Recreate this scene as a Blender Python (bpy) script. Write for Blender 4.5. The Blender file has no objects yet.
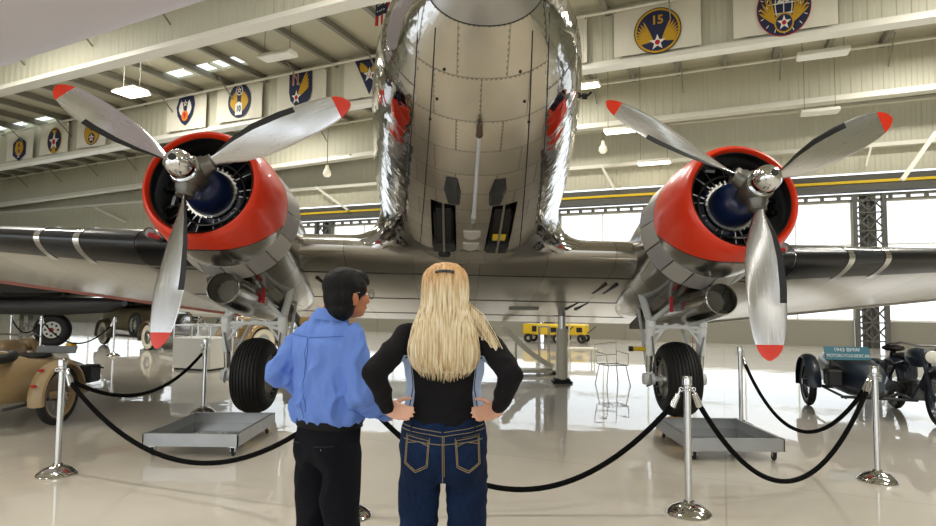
import bpy, bmesh, math, random
from mathutils import Vector, Matrix
from mathutils.bvhtree import BVHTree
PI = math.pi
R = math.radians
sc = bpy.context.scene
col = sc.collection
random.seed(7)

# ------------------------------------------------------------------ camera
F = 600.0
CAMZ = 1.5
_pit, _rol = R(3.5), R(0.55)
_view = Vector((0, math.cos(_pit), math.sin(_pit)))
_right0 = Vector((1, 0, 0)); _up0 = _right0.cross(_view)
_right = _right0 * math.cos(_rol) + _up0 * math.sin(_rol)
_up = _up0 * math.cos(_rol) - _right0 * math.sin(_rol)
cam_data = bpy.data.cameras.new('camera'); cam = bpy.data.objects.new('camera', cam_data)
col.objects.link(cam)
cam.matrix_world = Matrix(((_right.x, _up.x, -_view.x, 0), (_right.y, _up.y, -_view.y, 0), (_right.z, _up.z, -_view.z, CAMZ), (0, 0, 0, 1)))
cam_data.sensor_width = 36; cam_data.lens = F / 936 * 36
cam_data.clip_end = 300
sc.camera = cam

def ray(px, py):
    return _view * F + _right * (px - 468) - _up * (py - 263)
def P(px, py, Y):
    d = ray(px, py); k = Y / d.y
    return Vector((d.x * k, Y, CAMZ + d.z * k))
def PZ(px, py, z):
    d = ray(px, py); k = (z - CAMZ) / d.z
    return Vector((d.x * k, d.y * k, z))
TH = R(23.0)
U = Vector((math.cos(TH), -math.sin(TH), 0)); N = Vector((math.sin(TH), math.cos(TH), 0))
def PD(px, py, d):            # pixel -> building coordinates (t, d, z) on the plane at distance d
    r = ray(px, py); k = d / r.dot(N); p = r * k
    return Vector((p.dot(U), d, CAMZ + p.z))

# ------------------------------------------------------------------ materials
MATS = {}
def rgb(h):
    h = h.lstrip('#'); v = [int(h[i:i+2], 16) / 255 for i in (0, 2, 4)]
    return tuple((c / 12.92 if c <= .04045 else ((c + .055) / 1.055) ** 2.4) for c in v) + (1,)
def mat(name, color, rough=.5, metal=0., bump=None, var=0., var_scale=3., coat=0., coat_rough=.05, emit=None, emit_s=0, spec=None, sheen=0, stretch=None):
    if name in MATS: return MATS[name]
    m = bpy.data.materials.new(name); m.use_nodes = True
    nt = m.node_tree; b = nt.nodes['Principled BSDF']
    c = rgb(color) if isinstance(color, str) else tuple(color) + (1,)
    b.inputs['Base Color'].default_value = c
    b.inputs['Roughness'].default_value = rough; b.inputs['Metallic'].default_value = metal
    b.inputs['Coat Weight'].default_value = coat; b.inputs['Coat Roughness'].default_value = coat_rough
    if spec is not None: b.inputs['Specular IOR Level'].default_value = spec
    if sheen: b.inputs['Sheen Weight'].default_value = sheen
    if emit: b.inputs['Emission Color'].default_value = rgb(emit); b.inputs['Emission Strength'].default_value = emit_s
    if bump or var:
        tc = nt.nodes.new('ShaderNodeTexCoord'); mp = nt.nodes.new('ShaderNodeMapping')
        nt.links.new(tc.outputs['Object'], mp.inputs[0])
        if stretch: mp.inputs['Scale'].default_value = stretch
    if var:
        n = nt.nodes.new('ShaderNodeTexNoise'); n.inputs['Scale'].default_value = var_scale; n.inputs['Detail'].default_value = 5
        nt.links.new(mp.outputs[0], n.inputs['Vector'])
        mx = nt.nodes.new('ShaderNodeMix'); mx.data_type = 'RGBA'
        mx.inputs[6].default_value = tuple(max(0, x * (1 - var)) for x in c[:3]) + (1,)
        mx.inputs[7].default_value = tuple(min(1, x * (1 + var)) for x in c[:3]) + (1,)
        nt.links.new(n.outputs[0], mx.inputs[0]); nt.links.new(mx.outputs[2], b.inputs['Base Color'])
    if bump:
        n = nt.nodes.new('ShaderNodeTexNoise'); n.inputs['Scale'].default_value = bump[0]; n.inputs['Detail'].default_value = 3
        nt.links.new(mp.outputs[0], n.inputs['Vector'])
        bp = nt.nodes.new('ShaderNodeBump'); bp.inputs['Strength'].default_value = bump[1]; bp.inputs['Distance'].default_value = bump[2] if len(bump) > 2 else .02
        nt.links.new(n.outputs[0], bp.inputs['Height']); nt.links.new(bp.outputs[0], b.inputs['Normal'])
    MATS[name] = m
    return m

def math_node(nt, op, a, b=None):
    n = nt.nodes.new('ShaderNodeMath'); n.operation = op
    for i, v in enumerate((a, b)):
        if v is None: continue
        if isinstance(v, (int, float)): n.inputs[i].default_value = v
        else: nt.links.new(v, n.inputs[i])
    return n.outputs[0]

def panel_metal(name, color, rough, wav, seam=(.9, .5), seam_w=.010, wav_scale=3.0, dark=.45, rivets=True, stain=.25):
    """riveted sheet aluminium, seams laid out in the surface's own metric UVs"""
    if name in MATS: return MATS[name]
    m = bpy.data.materials.new(name); m.use_nodes = True
    nt = m.node_tree; L = nt.links; b = nt.nodes['Principled BSDF']
    b.inputs['Metallic'].default_value = 1
    uv = nt.nodes.new('ShaderNodeUVMap')
    br = nt.nodes.new('ShaderNodeTexBrick'); br.inputs['Scale'].default_value = 1
    br.inputs['Brick Width'].default_value = seam[0]; br.inputs['Row Height'].default_value = seam[1]
    br.inputs['Mortar Size'].default_value = seam_w; br.inputs['Mortar Smooth'].default_value = .3
    br.inputs['Color1'].default_value = (.82, .82, .82, 1); br.inputs['Color2'].default_value = (1, 1, 1, 1)
    L.new(uv.outputs[0], br.inputs['Vector'])
    tc = nt.nodes.new('ShaderNodeTexCoord')
    n1 = nt.nodes.new('ShaderNodeTexNoise'); n1.inputs['Scale'].default_value = wav_scale; n1.inputs['Detail'].default_value = 2.5
    L.new(tc.outputs['Object'], n1.inputs['Vector'])
    n2 = nt.nodes.new('ShaderNodeTexNoise'); n2.inputs['Scale'].default_value = 1.7; n2.inputs['Detail'].default_value = 8; n2.inputs['Roughness'].default_value = .65
    L.new(tc.outputs['Object'], n2.inputs['Vector'])
    c = rgb(color)
    mx = nt.nodes.new('ShaderNodeMix'); mx.data_type = 'RGBA'
    mx.inputs[6].default_value = tuple(x * (1 - stain) for x in c[:3]) + (1,); mx.inputs[7].default_value = c
    L.new(n2.outputs[0], mx.inputs[0])
    mul = nt.nodes.new('ShaderNodeMix'); mul.data_type = 'RGBA'; mul.blend_type = 'MULTIPLY'; mul.inputs[0].default_value = 1
    L.new(mx.outputs[2], mul.inputs[6]); L.new(br.outputs['Color'], mul.inputs[7])
    br.inputs['Mortar'].default_value = (dark, dark, dark, 1)
    out = mul.outputs[2]
    hgt = math_node(nt, 'MULTIPLY', n1.outputs[0], wav)
    seamh = math_node(nt, 'MULTIPLY', br.outputs['Fac'], -.25)
    hgt = math_node(nt, 'ADD', hgt, seamh)
    if rivets:
        # wide seam band x fine dots = rows of rivets beside each seam
        b2 = nt.nodes.new('ShaderNodeTexBrick'); b2.inputs['Scale'].default_value = 1
        b2.inputs['Brick Width'].default_value = seam[0]; b2.inputs['Row Height'].default_value = seam[1]; b2.inputs['Mortar Size'].default_value = seam_w * 2.6; b2.inputs['Mortar Smooth'].default_value = 0
        L.new(uv.outputs[0], b2.inputs['Vector'])
        v = nt.nodes.new('ShaderNodeTexVoronoi'); v.inputs['Scale'].default_value = 26; v.inputs['Randomness'].default_value = .15
        L.new(uv.outputs[0], v.inputs['Vector'])
        dots = math_node(nt, 'LESS_THAN', v.outputs['Distance'], .25)
        riv = math_node(nt, 'MULTIPLY', dots, b2.outputs['Fac'])
        m2 = nt.nodes.new('ShaderNodeMix'); m2.data_type = 'RGBA'; L.new(riv, m2.inputs[0]); L.new(out, m2.inputs[6]); m2.inputs[7].default_value = tuple(x * .35 for x in c[:3]) + (1,)
        out = m2.outputs[2]
    L.new(out, b.inputs['Base Color'])
    rr = nt.nodes.new('ShaderNodeMapRange'); rr.inputs['To Min'].default_value = rough * .75; rr.inputs['To Max'].default_value = rough * 1.35
    L.new(n2.outputs[0], rr.inputs[0]); L.new(rr.outputs[0], b.inputs['Roughness'])
    bp = nt.nodes.new('ShaderNodeBump'); bp.inputs['Strength'].default_value = 1; bp.inputs['Distance'].default_value = .02
    L.new(hgt, bp.inputs['Height']); L.new(bp.outputs[0], b.inputs['Normal'])
    MATS[name] = m
    return m

# ------------------------------------------------------------------ mesh builder
class MB:
    def __init__(s): s.v = []; s.f = []; s.m = []; s.uv = []; s.mi = 0; s.M = None
    def add(s, vs, fs, uvs=None, mi=None):
        o = len(s.v)
        if s.M is not None: vs = [s.M @ Vector(q) for q in vs]
        s.v += [tuple(q) for q in vs]
        for k, f in enumerate(fs):
            s.f.append(tuple(i + o for i in f)); s.m.append(s.mi if mi is None else mi)
            s.uv.append(uvs[k] if uvs else None)
        return s
    def box(s, c, d, rot=None, bev=0):
        cx, cy, cz = c; x, y, z = d[0] / 2, d[1] / 2, d[2] / 2
        if bev and bev < min(x, y, z):
            b = bev; vs = []; idx = {}
            for sx in (-1, 1):
                for sy in (-1, 1):
                    for sz in (-1, 1):
                        for k, q in enumerate(((sx * x, sy * (y - b), sz * (z - b)), (sx * (x - b), sy * y, sz * (z - b)), (sx * (x - b), sy * (y - b), sz * z))):
                            idx[(sx, sy, sz, k)] = len(vs); vs.append(q)
            fs = []
            for sg in (-1, 1):
                q = [(sg, -1, -1, 0), (sg, 1, -1, 0), (sg, 1, 1, 0), (sg, -1, 1, 0)]; fs.append([idx[a] for a in (q if sg > 0 else q[::-1])])
                q = [(-1, sg, -1, 1), (1, sg, -1, 1), (1, sg, 1, 1), (-1, sg, 1, 1)]; fs.append([idx[a] for a in (q if sg < 0 else q[::-1])])
                q = [(-1, -1, sg, 2), (1, -1, sg, 2), (1, 1, sg, 2), (-1, 1, sg, 2)]; fs.append([idx[a] for a in (q if sg > 0 else q[::-1])])
            for a in (-1, 1):
                for c2 in (-1, 1):
                    fs.append([idx[(a, c2, -1, 0)], idx[(a, c2, 1, 0)], idx[(a, c2, 1, 1)], idx[(a, c2, -1, 1)]])
                    fs.append([idx[(a, -1, c2, 0)], idx[(a, 1, c2, 0)], idx[(a, 1, c2, 2)], idx[(a, -1, c2, 2)]])
                    fs.append([idx[(-1, a, c2, 1)], idx[(1, a, c2, 1)], idx[(1, a, c2, 2)], idx[(-1, a, c2, 2)]])
                    for e in (-1, 1): fs.append([idx[(a, c2, e, 0)], idx[(a, c2, e, 1)], idx[(a, c2, e, 2)]])
        else:
            vs = [(i, j, k) for i in (-x, x) for j in (-y, y) for k in (-z, z)]
            fs = [(0, 1, 3, 2), (4, 6, 7, 5), (0, 4, 5, 1), (2, 3, 7, 6), (0, 2, 6, 4), (1, 5, 7, 3)]
        if rot is not None:
            E = rot if isinstance(rot, Matrix) else Matrix.Rotation(rot, 3, 'Z')
            vs = [E @ Vector(q) for q in vs]
        return s.add([(q[0] + cx, q[1] + cy, q[2] + cz) for q in vs], fs)
    def beam(s, a, b, w, h, up=(0, 0, 1)):
        a = Vector(a); b = Vector(b); d = (b - a); L = d.length; d.normalize(); upv = Vector(up)
        if abs(d.dot(upv)) > .98: upv = Vector((1, 0, 0))
        x = d.cross(upv).normalized(); z = x.cross(d)
        E = Matrix((x, d, z)).transposed()
        return s.box((a + b) / 2, (w, L, h), E)
    def tube(s, pts, r, n=10, cap=True, closed=False):
        pts = [Vector(p) for p in pts]; k = len(pts)
        rs = r if isinstance(r, (list, tuple)) else [r] * k
        tang = []
        for i in range(k):
            if closed: t = pts[(i + 1) % k] - pts[i - 1]
            else: t = pts[min(i + 1, k - 1)] - pts[max(i - 1, 0)]
            tang.append(t.normalized() if t.length > 1e-9 else Vector((0, 0, 1)))
        ref = Vector((0, 0, 1)) if abs(tang[0].z) < .9 else Vector((1, 0, 0))
        x = tang[0].cross(ref).normalized(); vs = []; fs = []
        for i in range(k):
            x = (x - tang[i] * x.dot(tang[i])); x = x.normalized() if x.length > 1e-6 else tang[i].orthogonal().normalized()
            y = tang[i].cross(x)
            for j in range(n):
                a = 2 * PI * j / n; vs.append(pts[i] + (x * math.cos(a) + y * math.sin(a)) * rs[i])
        for i in range(k if closed else k - 1):
            for j in range(n):
                i2 = (i + 1) % k; fs.append((i * n + j, i * n + (j + 1) % n, i2 * n + (j + 1) % n, i2 * n + j))
        if cap and not closed:
            fs.append(tuple(range(n))[::-1]); fs.append(tuple(range((k - 1) * n, k * n)))
        return s.add(vs, fs)
    def lathe(s, prof, n=32, c=(0, 0, 0), ax=(0, 0, 1), uv=False):
        """prof: (radius, along) pairs; axis through c"""
        ax = Vector(ax).normalized(); ref = Vector((0, 0, 1)) if abs(ax.z) < .9 else Vector((1, 0, 0))
        x = ref.cross(ax).normalized(); y = ax.cross(x); c = Vector(c)
        rings = [[c + ax * h + (x * math.cos(2 * PI * j / n) + y * math.sin(2 * PI * j / n)) * max(r, 1e-5) for j in range(n)] for r, h in prof]
        return s.loft(rings, closed=True, cap=False)
    def loft(s, rings, closed=True, cap=True, matf=None):
        n = len(rings[0]); vs = [q for r in rings for q in r]; fs = []; uvs = []; mis = []
        arc = []
        for r in rings:
            a = [0.]
            for j in range(n): a.append(a[-1] + (Vector(r[(j + 1) % n]) - Vector(r[j])).length)
            half = a[n // 2] if closed else 0
            arc.append([q - half for q in a])
        vv = [0.]
        for i in range(1, len(rings)):
            vv.append(vv[-1] + (sum((Vector(q) for q in rings[i]), Vector()) / n - sum((Vector(q) for q in rings[i - 1]), Vector()) / n).length)
        for i in range(len(rings) - 1):
            for j in range(n if closed else n - 1):
                j2 = (j + 1) % n
                fs.append((i * n + j, i * n + j2, (i + 1) * n + j2, (i + 1) * n + j))
                uvs.append(((arc[i][j], vv[i]), (arc[i][j + 1], vv[i]), (arc[i + 1][j + 1], vv[i + 1]), (arc[i + 1][j], vv[i + 1])))
        s.add(vs, fs, uvs)
        if matf:
            base = len(s.f) - len(fs)
            for q in range(len(fs)): s.m[base + q] = matf(fs[q], vs)
        if cap and closed:
            o = len(s.v) - len(vs)
            s.f.append(tuple(o + q for q in range(n))[::-1]); s.m.append(s.mi); s.uv.append(None)
            s.f.append(tuple(o + (len(rings) - 1) * n + q for q in range(n))); s.m.append(s.mi); s.uv.append(None)
        return s
    def ell(s, c, r, n=16, m=10, rot=None):
        vs = []; fs = []
        for i in range(m + 1):
            a = PI * i / m
            for j in range(n):
                b = 2 * PI * j / n; q = Vector((r[0] * math.sin(a) * math.cos(b), r[1] * math.sin(a) * math.sin(b), r[2] * math.cos(a)))
                if rot is not None: q = rot @ q
                vs.append((c[0] + q[0], c[1] + q[1], c[2] + q[2]))
        for i in range(m):
            for j in range(n): fs.append((i * n + j, (i + 1) * n + j, (i + 1) * n + (j + 1) % n, i * n + (j + 1) % n))
        return s.add(vs, fs)
    def prism(s, pts, a, b, fr=None):
        """flat outline pts (x, y) extruded from a to b along z; fr maps (x, y, z) to a point"""
        fr = fr or (lambda x, y, z: (x, y, z)); n = len(pts)
        vs = [fr(x, y, a) for x, y in pts] + [fr(x, y, b) for x, y in pts]
        fs = [tuple(range(n))[::-1], tuple(range(n, 2 * n))] + [(i, (i + 1) % n, n + (i + 1) % n, n + i) for i in range(n)]
        return s.add(vs, fs)
    def torus(s, c, R1, r, ax=(0, 0, 1), n=40, m=12, sq=1.0):
        ax = Vector(ax).normalized(); x = ax.orthogonal().normalized(); y = ax.cross(x); c = Vector(c); rings = []
        for i in range(n):
            a = 2 * PI * i / n; rd = x * math.cos(a) + y * math.sin(a)
            rings.append([c + rd * (R1 + r * math.cos(2 * PI * j / m)) + ax * (r * sq * math.sin(2 * PI * j / m)) for j in range(m)])
        vs = [q for r_ in rings for q in r_]; fs = [(i * m + j, i * m + (j + 1) % m, ((i + 1) % n) * m + (j + 1) % m, ((i + 1) % n) * m + j) for i in range(n) for j in range(m)]
        return s.add(vs, fs)
    def mesh(s, name):
        me = bpy.data.meshes.new(name); me.from_pydata(s.v, [], s.f); return me
    def build(s, name, mats, parent=None, smooth=True, angle=35):
        me = s.mesh(name)
        ul = me.uv_layers.new(name='UVMap')
        for p, q in zip(me.polygons, s.uv):
            if q:
                for li, c in zip(p.loop_indices, q): ul.data[li].uv = c
        bm = bmesh.new(); bm.from_mesh(me)
        bmesh.ops.recalc_face_normals(bm, faces=bm.faces)
        bm.to_mesh(me); bm.free()
        for p, i in zip(me.polygons, s.m): p.material_index = i
        if not isinstance(mats, (list, tuple)): mats = [mats]
        for m in mats: me.materials.append(m)
        if smooth:
            me.polygons.foreach_set('use_smooth', [True] * len(me.polygons))
            if angle: me.set_sharp_from_angle(angle=R(angle))
        o = bpy.data.objects.new(name, me); col.objects.link(o)
        if parent is not None: o.parent = parent
        return o

def tag(o, label=None, cat=None, group=None, kind=None):
    if label: o['label'] = label
    if cat: o['category'] = cat
    if group: o['group'] = group
    if kind: o['kind'] = kind
    return o
def empty(name, loc=(0, 0, 0), rz=0, label=None, cat=None, group=None):
    o = bpy.data.objects.new(name, None); col.objects.link(o); o.location = loc; o.rotation_euler = (0, 0, rz)
    o.empty_display_size = .2
    return tag(o, label, cat, group)
def copy_tree(o, parent=None):
    c = o.copy(); col.objects.link(c)
    if parent is not None: c.parent = parent
    for ch in list(o.children): copy_tree(ch, c)
    return c
def evaluated(o, mods):
    """bake modifiers into the mesh"""
    for typ, kw in mods:
        m = o.modifiers.new(typ, typ)
        for k, v in kw.items(): setattr(m, k, v)
    dg = bpy.context.evaluated_depsgraph_get()
    me = bpy.data.meshes.new_from_object(o.evaluated_get(dg))
    o.modifiers.clear(); old = o.data; o.data = me
    return o
def arcpts(a0, a1, n, r, c=(0, 0)):
    return [(c[0] + r * math.cos(a0 + (a1 - a0) * i / n), c[1] + r * math.sin(a0 + (a1 - a0) * i / n)) for i in range(n + 1)]
def catenary(a, b, sag, n=24):
    a = Vector(a); b = Vector(b)
    return [a.lerp(b, i / n) - Vector((0, 0, sag * 4 * (i / n) * (1 - i / n))) for i in range(n + 1)]
# ------------------------------------------------------------------ the hangar
def struct(o, rz=-TH):
    o.rotation_euler = (0, 0, rz); return tag(o, kind='structure')
def lab(o, l): o['label'] = l; return o

# floor: glossy cream epoxy
fm = bpy.data.materials.new('floor_epoxy'); fm.use_nodes = True
_nt = fm.node_tree; _b = _nt.nodes['Principled BSDF']
_tc = _nt.nodes.new('ShaderNodeTexCoord')
_n = _nt.nodes.new('ShaderNodeTexNoise'); _n.inputs['Scale'].default_value = .6; _n.inputs['Detail'].default_value = 6
_nt.links.new(_tc.outputs['Object'], _n.inputs['Vector'])
_r = _nt.nodes.new('ShaderNodeValToRGB'); _r.color_ramp.elements[0].color = rgb('#cec6b9'); _r.color_ramp.elements[1].color = rgb('#ded8cc')
_r.color_ramp.elements[0].position = .3; _r.color_ramp.elements[1].position = .7
_nt.links.new(_n.outputs[0], _r.inputs[0])
_br = _nt.nodes.new('ShaderNodeTexBrick'); _br.offset = 0
_br.inputs['Scale'].default_value = 1; _br.inputs['Brick Width'].default_value = 5.6; _br.inputs['Row Height'].default_value = 5.6
_br.inputs['Mortar Size'].default_value = .008; _br.inputs['Color1'].default_value = _br.inputs['Color2'].default_value = (1, 1, 1, 1); _br.inputs['Mortar'].default_value = (.8, .78, .75, 1)
_nt.links.new(_tc.outputs['Object'], _br.inputs['Vector'])
_m = _nt.nodes.new('ShaderNodeMix'); _m.data_type = 'RGBA'; _m.blend_type = 'MULTIPLY'; _m.inputs[0].default_value = 1
_nt.links.new(_r.outputs[0], _m.inputs[6]); _nt.links.new(_br.outputs['Color'], _m.inputs[7]); _nt.links.new(_m.outputs[2], _b.inputs['Base Color'])
_b.inputs['Roughness'].default_value = .35; _b.inputs['Coat Weight'].default_value = 1; _b.inputs['Coat Roughness'].default_value = .025; _b.inputs['Coat IOR'].default_value = 1.55
_n2 = _nt.nodes.new('ShaderNodeTexNoise'); _n2.inputs['Scale'].default_value = 2.2; _n2.inputs['Detail'].default_value = 2
_nt.links.new(_tc.outputs['Object'], _n2.inputs['Vector'])
_bp = _nt.nodes.new('ShaderNodeBump'); _bp.inputs['Strength'].default_value = .12; _bp.inputs['Distance'].default_value = .02
_nt.links.new(_n2.outputs[0], _bp.inputs['Height']); _nt.links.new(_bp.outputs[0], _b.inputs['Coat Normal'])

T0, T1, D0, D1, ROOF = -52.0, 24.0, -14.0, 24.0, 9.9
mb = MB(); mb.box(((T0 + T1) / 2, (D0 + D1) / 2, -.1), (T1 - T0, D1 - D0 + .6, .2)); lab(struct(mb.build('floor', fm, smooth=False)), 'glossy cream epoxy floor')

def corrugated(name, c_hex, along='X', scale=4.0, strength=.6):
    m = bpy.data.materials.new(name); m.use_nodes = True; nt = m.node_tree; b = nt.nodes['Principled BSDF']
    b.inputs['Base Color'].default_value = rgb(c_hex); b.inputs['Roughness'].default_value = .5
    tc = nt.nodes.new('ShaderNodeTexCoord'); w = nt.nodes.new('ShaderNodeTexWave'); w.bands_direction = along
    w.inputs['Scale'].default_value = scale; w.wave_profile = 'SIN'
    nt.links.new(tc.outputs['Object'], w.inputs['Vector'])
    rp = nt.nodes.new('ShaderNodeValToRGB'); rp.color_ramp.elements[0].position = .35; rp.color_ramp.elements[1].position = .65
    nt.links.new(w.outputs[0], rp.inputs[0])
    bp = nt.nodes.new('ShaderNodeBump'); bp.inputs['Strength'].default_value = strength; bp.inputs['Distance'].default_value = .05
    nt.links.new(rp.outputs[0], bp.inputs['Height']); nt.links.new(bp.outputs[0], b.inputs['Normal'])
    return m
M_corr = corrugated('cream_corrugated_steel', '#c6c3ae', 'X', 1.05, .45)
M_roof = mat('roof_underside', '#c4c0ab', .6)
M_beam = mat('cream_painted_steel', '#d3cfb8', .45)
M_flange = mat('white_painted_steel', '#e6e3d6', .4)
M_dark = mat('dark_steel', '#3b3c3a', .5)
M_grey = mat('grey_painted_steel', '#858276', .5)
M_lav = mat('dark_grey_steel', '#55544e', .5)
M_yel = mat('yellow_paint', '#d8b51c', .45)
glass = bpy.data.materials.new('window_glass'); glass.use_nodes = True
_nt = glass.node_tree; _nt.nodes.clear()
_o = _nt.nodes.new('ShaderNodeOutputMaterial'); _t = _nt.nodes.new('ShaderNodeBsdfTransparent'); _g = _nt.nodes.new('ShaderNodeBsdfGlossy'); _x = _nt.nodes.new('ShaderNodeMixShader')
_t.inputs[0].default_value = (.96, .97, .97, 1); _g.inputs['Roughness'].default_value = .05; _x.inputs[0].default_value = .06
_nt.links.new(_t.outputs[0], _x.inputs[1]); _nt.links.new(_g.outputs[0], _x.inputs[2]); _nt.links.new(_x.outputs[0], _o.inputs[0])

def gz(t): return .032 * min(0, t + 8.0) + .010 * max(0, t + 4)      # the roof falls away gently from its ridge
def sag(o, lift=0.0):
    for v in o.data.vertices: v.co.z += gz(v.co.x) + lift
    return o
def lbox(mb, d, z, w, h):
    for a, b in ((T0, -8.0), (-8.0, -4.0), (-4.0, T1)): mb.box(((a + b) / 2, d, z), (b - a, w, h))
# roof deck with skylight openings between purlins
sky = []          # (t0, t1, d0, d1)
for px, py in ((205, 61), (22, 111), (75, 158)):
    r_ = ray(px, py); k = (ROOF - CAMZ) / r_.z; p = r_ * k; t, d = p.dot(U), p.dot(N)
    sky.append((t - (1.7 if px > 100 else 2.3), t + (1.7 if px > 100 else 2.3), d - .35, d + .35))
for t in range(-40, 22, 11):
    for d in (-8.0, 1.5, 8.2): sky.append((t - 1.8, t + 1.8, d - .4, d + .4))
def in_sky(t, d): return any(a - 1e-6 <= t <= b + 1e-6 and c - 1e-6 <= d <= e + 1e-6 for a, b, c, e in sky)
ts = sorted({T0, T1, -8.0, -4.0} | {q for s_ in sky for q in s_[:2]}); ds = sorted({D0, D1} | {q for s_ in sky for q in s_[2:]})
mb = MB()
for i in range(len(ts) - 1):
    for j in range(len(ds) - 1):
        a, b, c, e = ts[i], ts[i + 1], ds[j], ds[j + 1]
        if b - a < 1e-5 or e - c < 1e-5 or in_sky((a + b) / 2, (c + e) / 2): continue
        mb.box(((a + b) / 2, (c + e) / 2, ROOF + .05), (b - a, e - c, .1))
lab(struct(sag(mb.build('ceiling', M_roof, smooth=False))), 'cream metal roof underside')
M_skyl = bpy.data.materials.new('skylight_panel'); M_skyl.use_nodes = True
_nt = M_skyl.node_tree; _nt.nodes.clear(); _o = _nt.nodes.new('ShaderNodeOutputMaterial'); _t = _nt.nodes.new('ShaderNodeBsdfTransparent'); _t.inputs[0].default_value = (.85, .88, .85, 1); _nt.links.new(_t.outputs[0], _o.inputs[0])
for a, b, c, e in sky:
    mb = MB()
    mb.box(((a + b) / 2, (c + e) / 2, ROOF + .02), (b - a, e - c, .02))
    w = sag(mb.build('window_skylight', M_skyl, smooth=False)); struct(w); lab(w, 'bright skylight panel in the roof')
    mb = MB()
    for k in range(1, 3): mb.box((a + (b - a) * k / 3, (c + e) / 2, ROOF), (.09, e - c, .1))
    struct(sag(mb.build('skylight_bar', M_beam, w, smooth=False))).rotation_euler = (0, 0, 0)

# purlins run along n; rigid beams run along u
TRIM = [0]
def trim(mb, m, label, smooth=False, lift=None):
    TRIM[0] += 1; o = mb.build('trim_%d' % TRIM[0], m, smooth=smooth)
    if lift is not None: sag(o, lift)
    return lab(struct(o), label)
BEAMS = [-11.0, -5.4, .2, 5.8, 11.4, 17.0, 22.6]
for t in [T0 + 1.0 + 1.55 * k for k in range(49)]:
    mb = MB(); mb.box((t, (4 + D1) / 2, ROOF - .13), (.07, D1 - 4, .22)); mb.box((t + .05, (4 + D1) / 2, ROOF - .24), (.12, D1 - 4, .02))
    trim(mb, M_grey, 'grey steel roof purlin', lift=0)
for d in BEAMS:
    LF = .42 if d < 12 else .22 if d < 18 else .14
    mb = MB(); lbox(mb, d, 8.9, .06, 1.75)
    trim(mb, M_corr, 'deep cream corrugated roof girder', lift=LF)
    mb = MB(); lbox(mb, d, 7.96, .42, .12); lbox(mb, d - .03, 8.06, .10, .12)
    trim(mb, M_flange, 'white bottom flange of roof girder', lift=LF)
    mb = MB(); mb.tube([(T0, d - .35, 9.62), (-8, d - .35, 9.62), (-4, d - .35, 9.62), (T1, d - .35, 9.62)], .045, 8)
    trim(mb, M_flange, 'white pipe along top of roof girder', True, lift=0)
    if d > 4:
        for k in range(24):
            t = T0 + 1.2 + 3.1 * k
            mb = MB(); mb.beam((t, d - .95, 9.75), (t, d - .05, 9.0), .035, .035)
            trim(mb, M_grey, 'thin steel stay bracing roof girder', lift=0)

# wall with the big glazed hangar doors
WD = 24.0
mb = MB(); mb.box(((T0 + T1) / 2, WD + .1, 7.95), (T1 - T0, .12, 3.9)); lab(struct(mb.build('wall_back', M_corr, smooth=False)), 'corrugated cream wall above the hangar doors')
mb = MB(); mb.box(((T0 + T1) / 2, WD - .1, 6.85), (T1 - T0, .35, .14)); mb.box(((T0 + T1) / 2, WD - .05, 8.35), (T1 - T0, .25, .10)); trim(mb, M_flange, 'white girt on corrugated wall')
mb = MB(); mb.box(((-28.5 + T1) / 2, WD - .35, 5.60), (T1 + 28.5, .12, .09)); trim(mb, M_yel, 'yellow crane rail above the hangar doors')
mb = MB(); mb.box(((-28.5 + T1) / 2, WD - .2, 5.42), (T1 + 28.5, .35, .22)); mb.box(((-28.5 + T1) / 2, WD, 5.60), (T1 + 28.5, .2, .6))
trim(mb, M_lav, 'dark door track above the glazing')
mb = MB(); mb.box(((-28.5 + T1) / 2, WD, 5.2), (T1 + 28.5, .18, .08)); mb.box(((-28.5 + T1) / 2, WD, 5.02), (T1 + 28.5, .18, .08))
for k in range(47, 152): mb.box((T0 + .25 + .5 * k, WD, 5.11), (.12, .12, .16))
trim(mb, M_grey, 'laced steel top rail of the hangar doors')
for k, t in enumerate([4.6 + 11.15 * j for j in (-4, -3, -2, -1, 0, 1)]):
    mb = MB()
    for o_ in (-.42, .42): mb.box((t + o_, WD - .15, 2.6), (.13, .25, 5.2))
    mb.box((t, WD + .02, 2.6), (.1, .1, 5.2)); mb.box((t, WD + .08, 2.6), (.5, .04, 5.2))
    for q in range(8):
        z = .3 + q * .62
        for s_ in (0, 1):
            mb.beam((t - .42 + .42 * s_, WD - .15, z), (t + .42 * s_, WD - .15, z + .5), .05, .05); mb.beam((t + .42 * s_, WD - .15, z), (t - .42 + .42 * s_, WD - .15, z + .5), .05, .05)
        mb.box((t, WD - .15, z - .06), (.84, .06, .05))
    trim(mb, M_lav, 'laced steel column between hangar doors')
wn = 0
mb = MB(); mb.box(((T0 - 39.6) / 2, WD, 3.0), (-39.6 - T0, .2, 6.0)); mb.box((-34.0, WD, 5.5), (11.2, .2, 1.0)); lab(struct(mb.build('wall_back_solid', M_corr, smooth=False)), 'cream corrugated wall left of the hangar doors')
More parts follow.
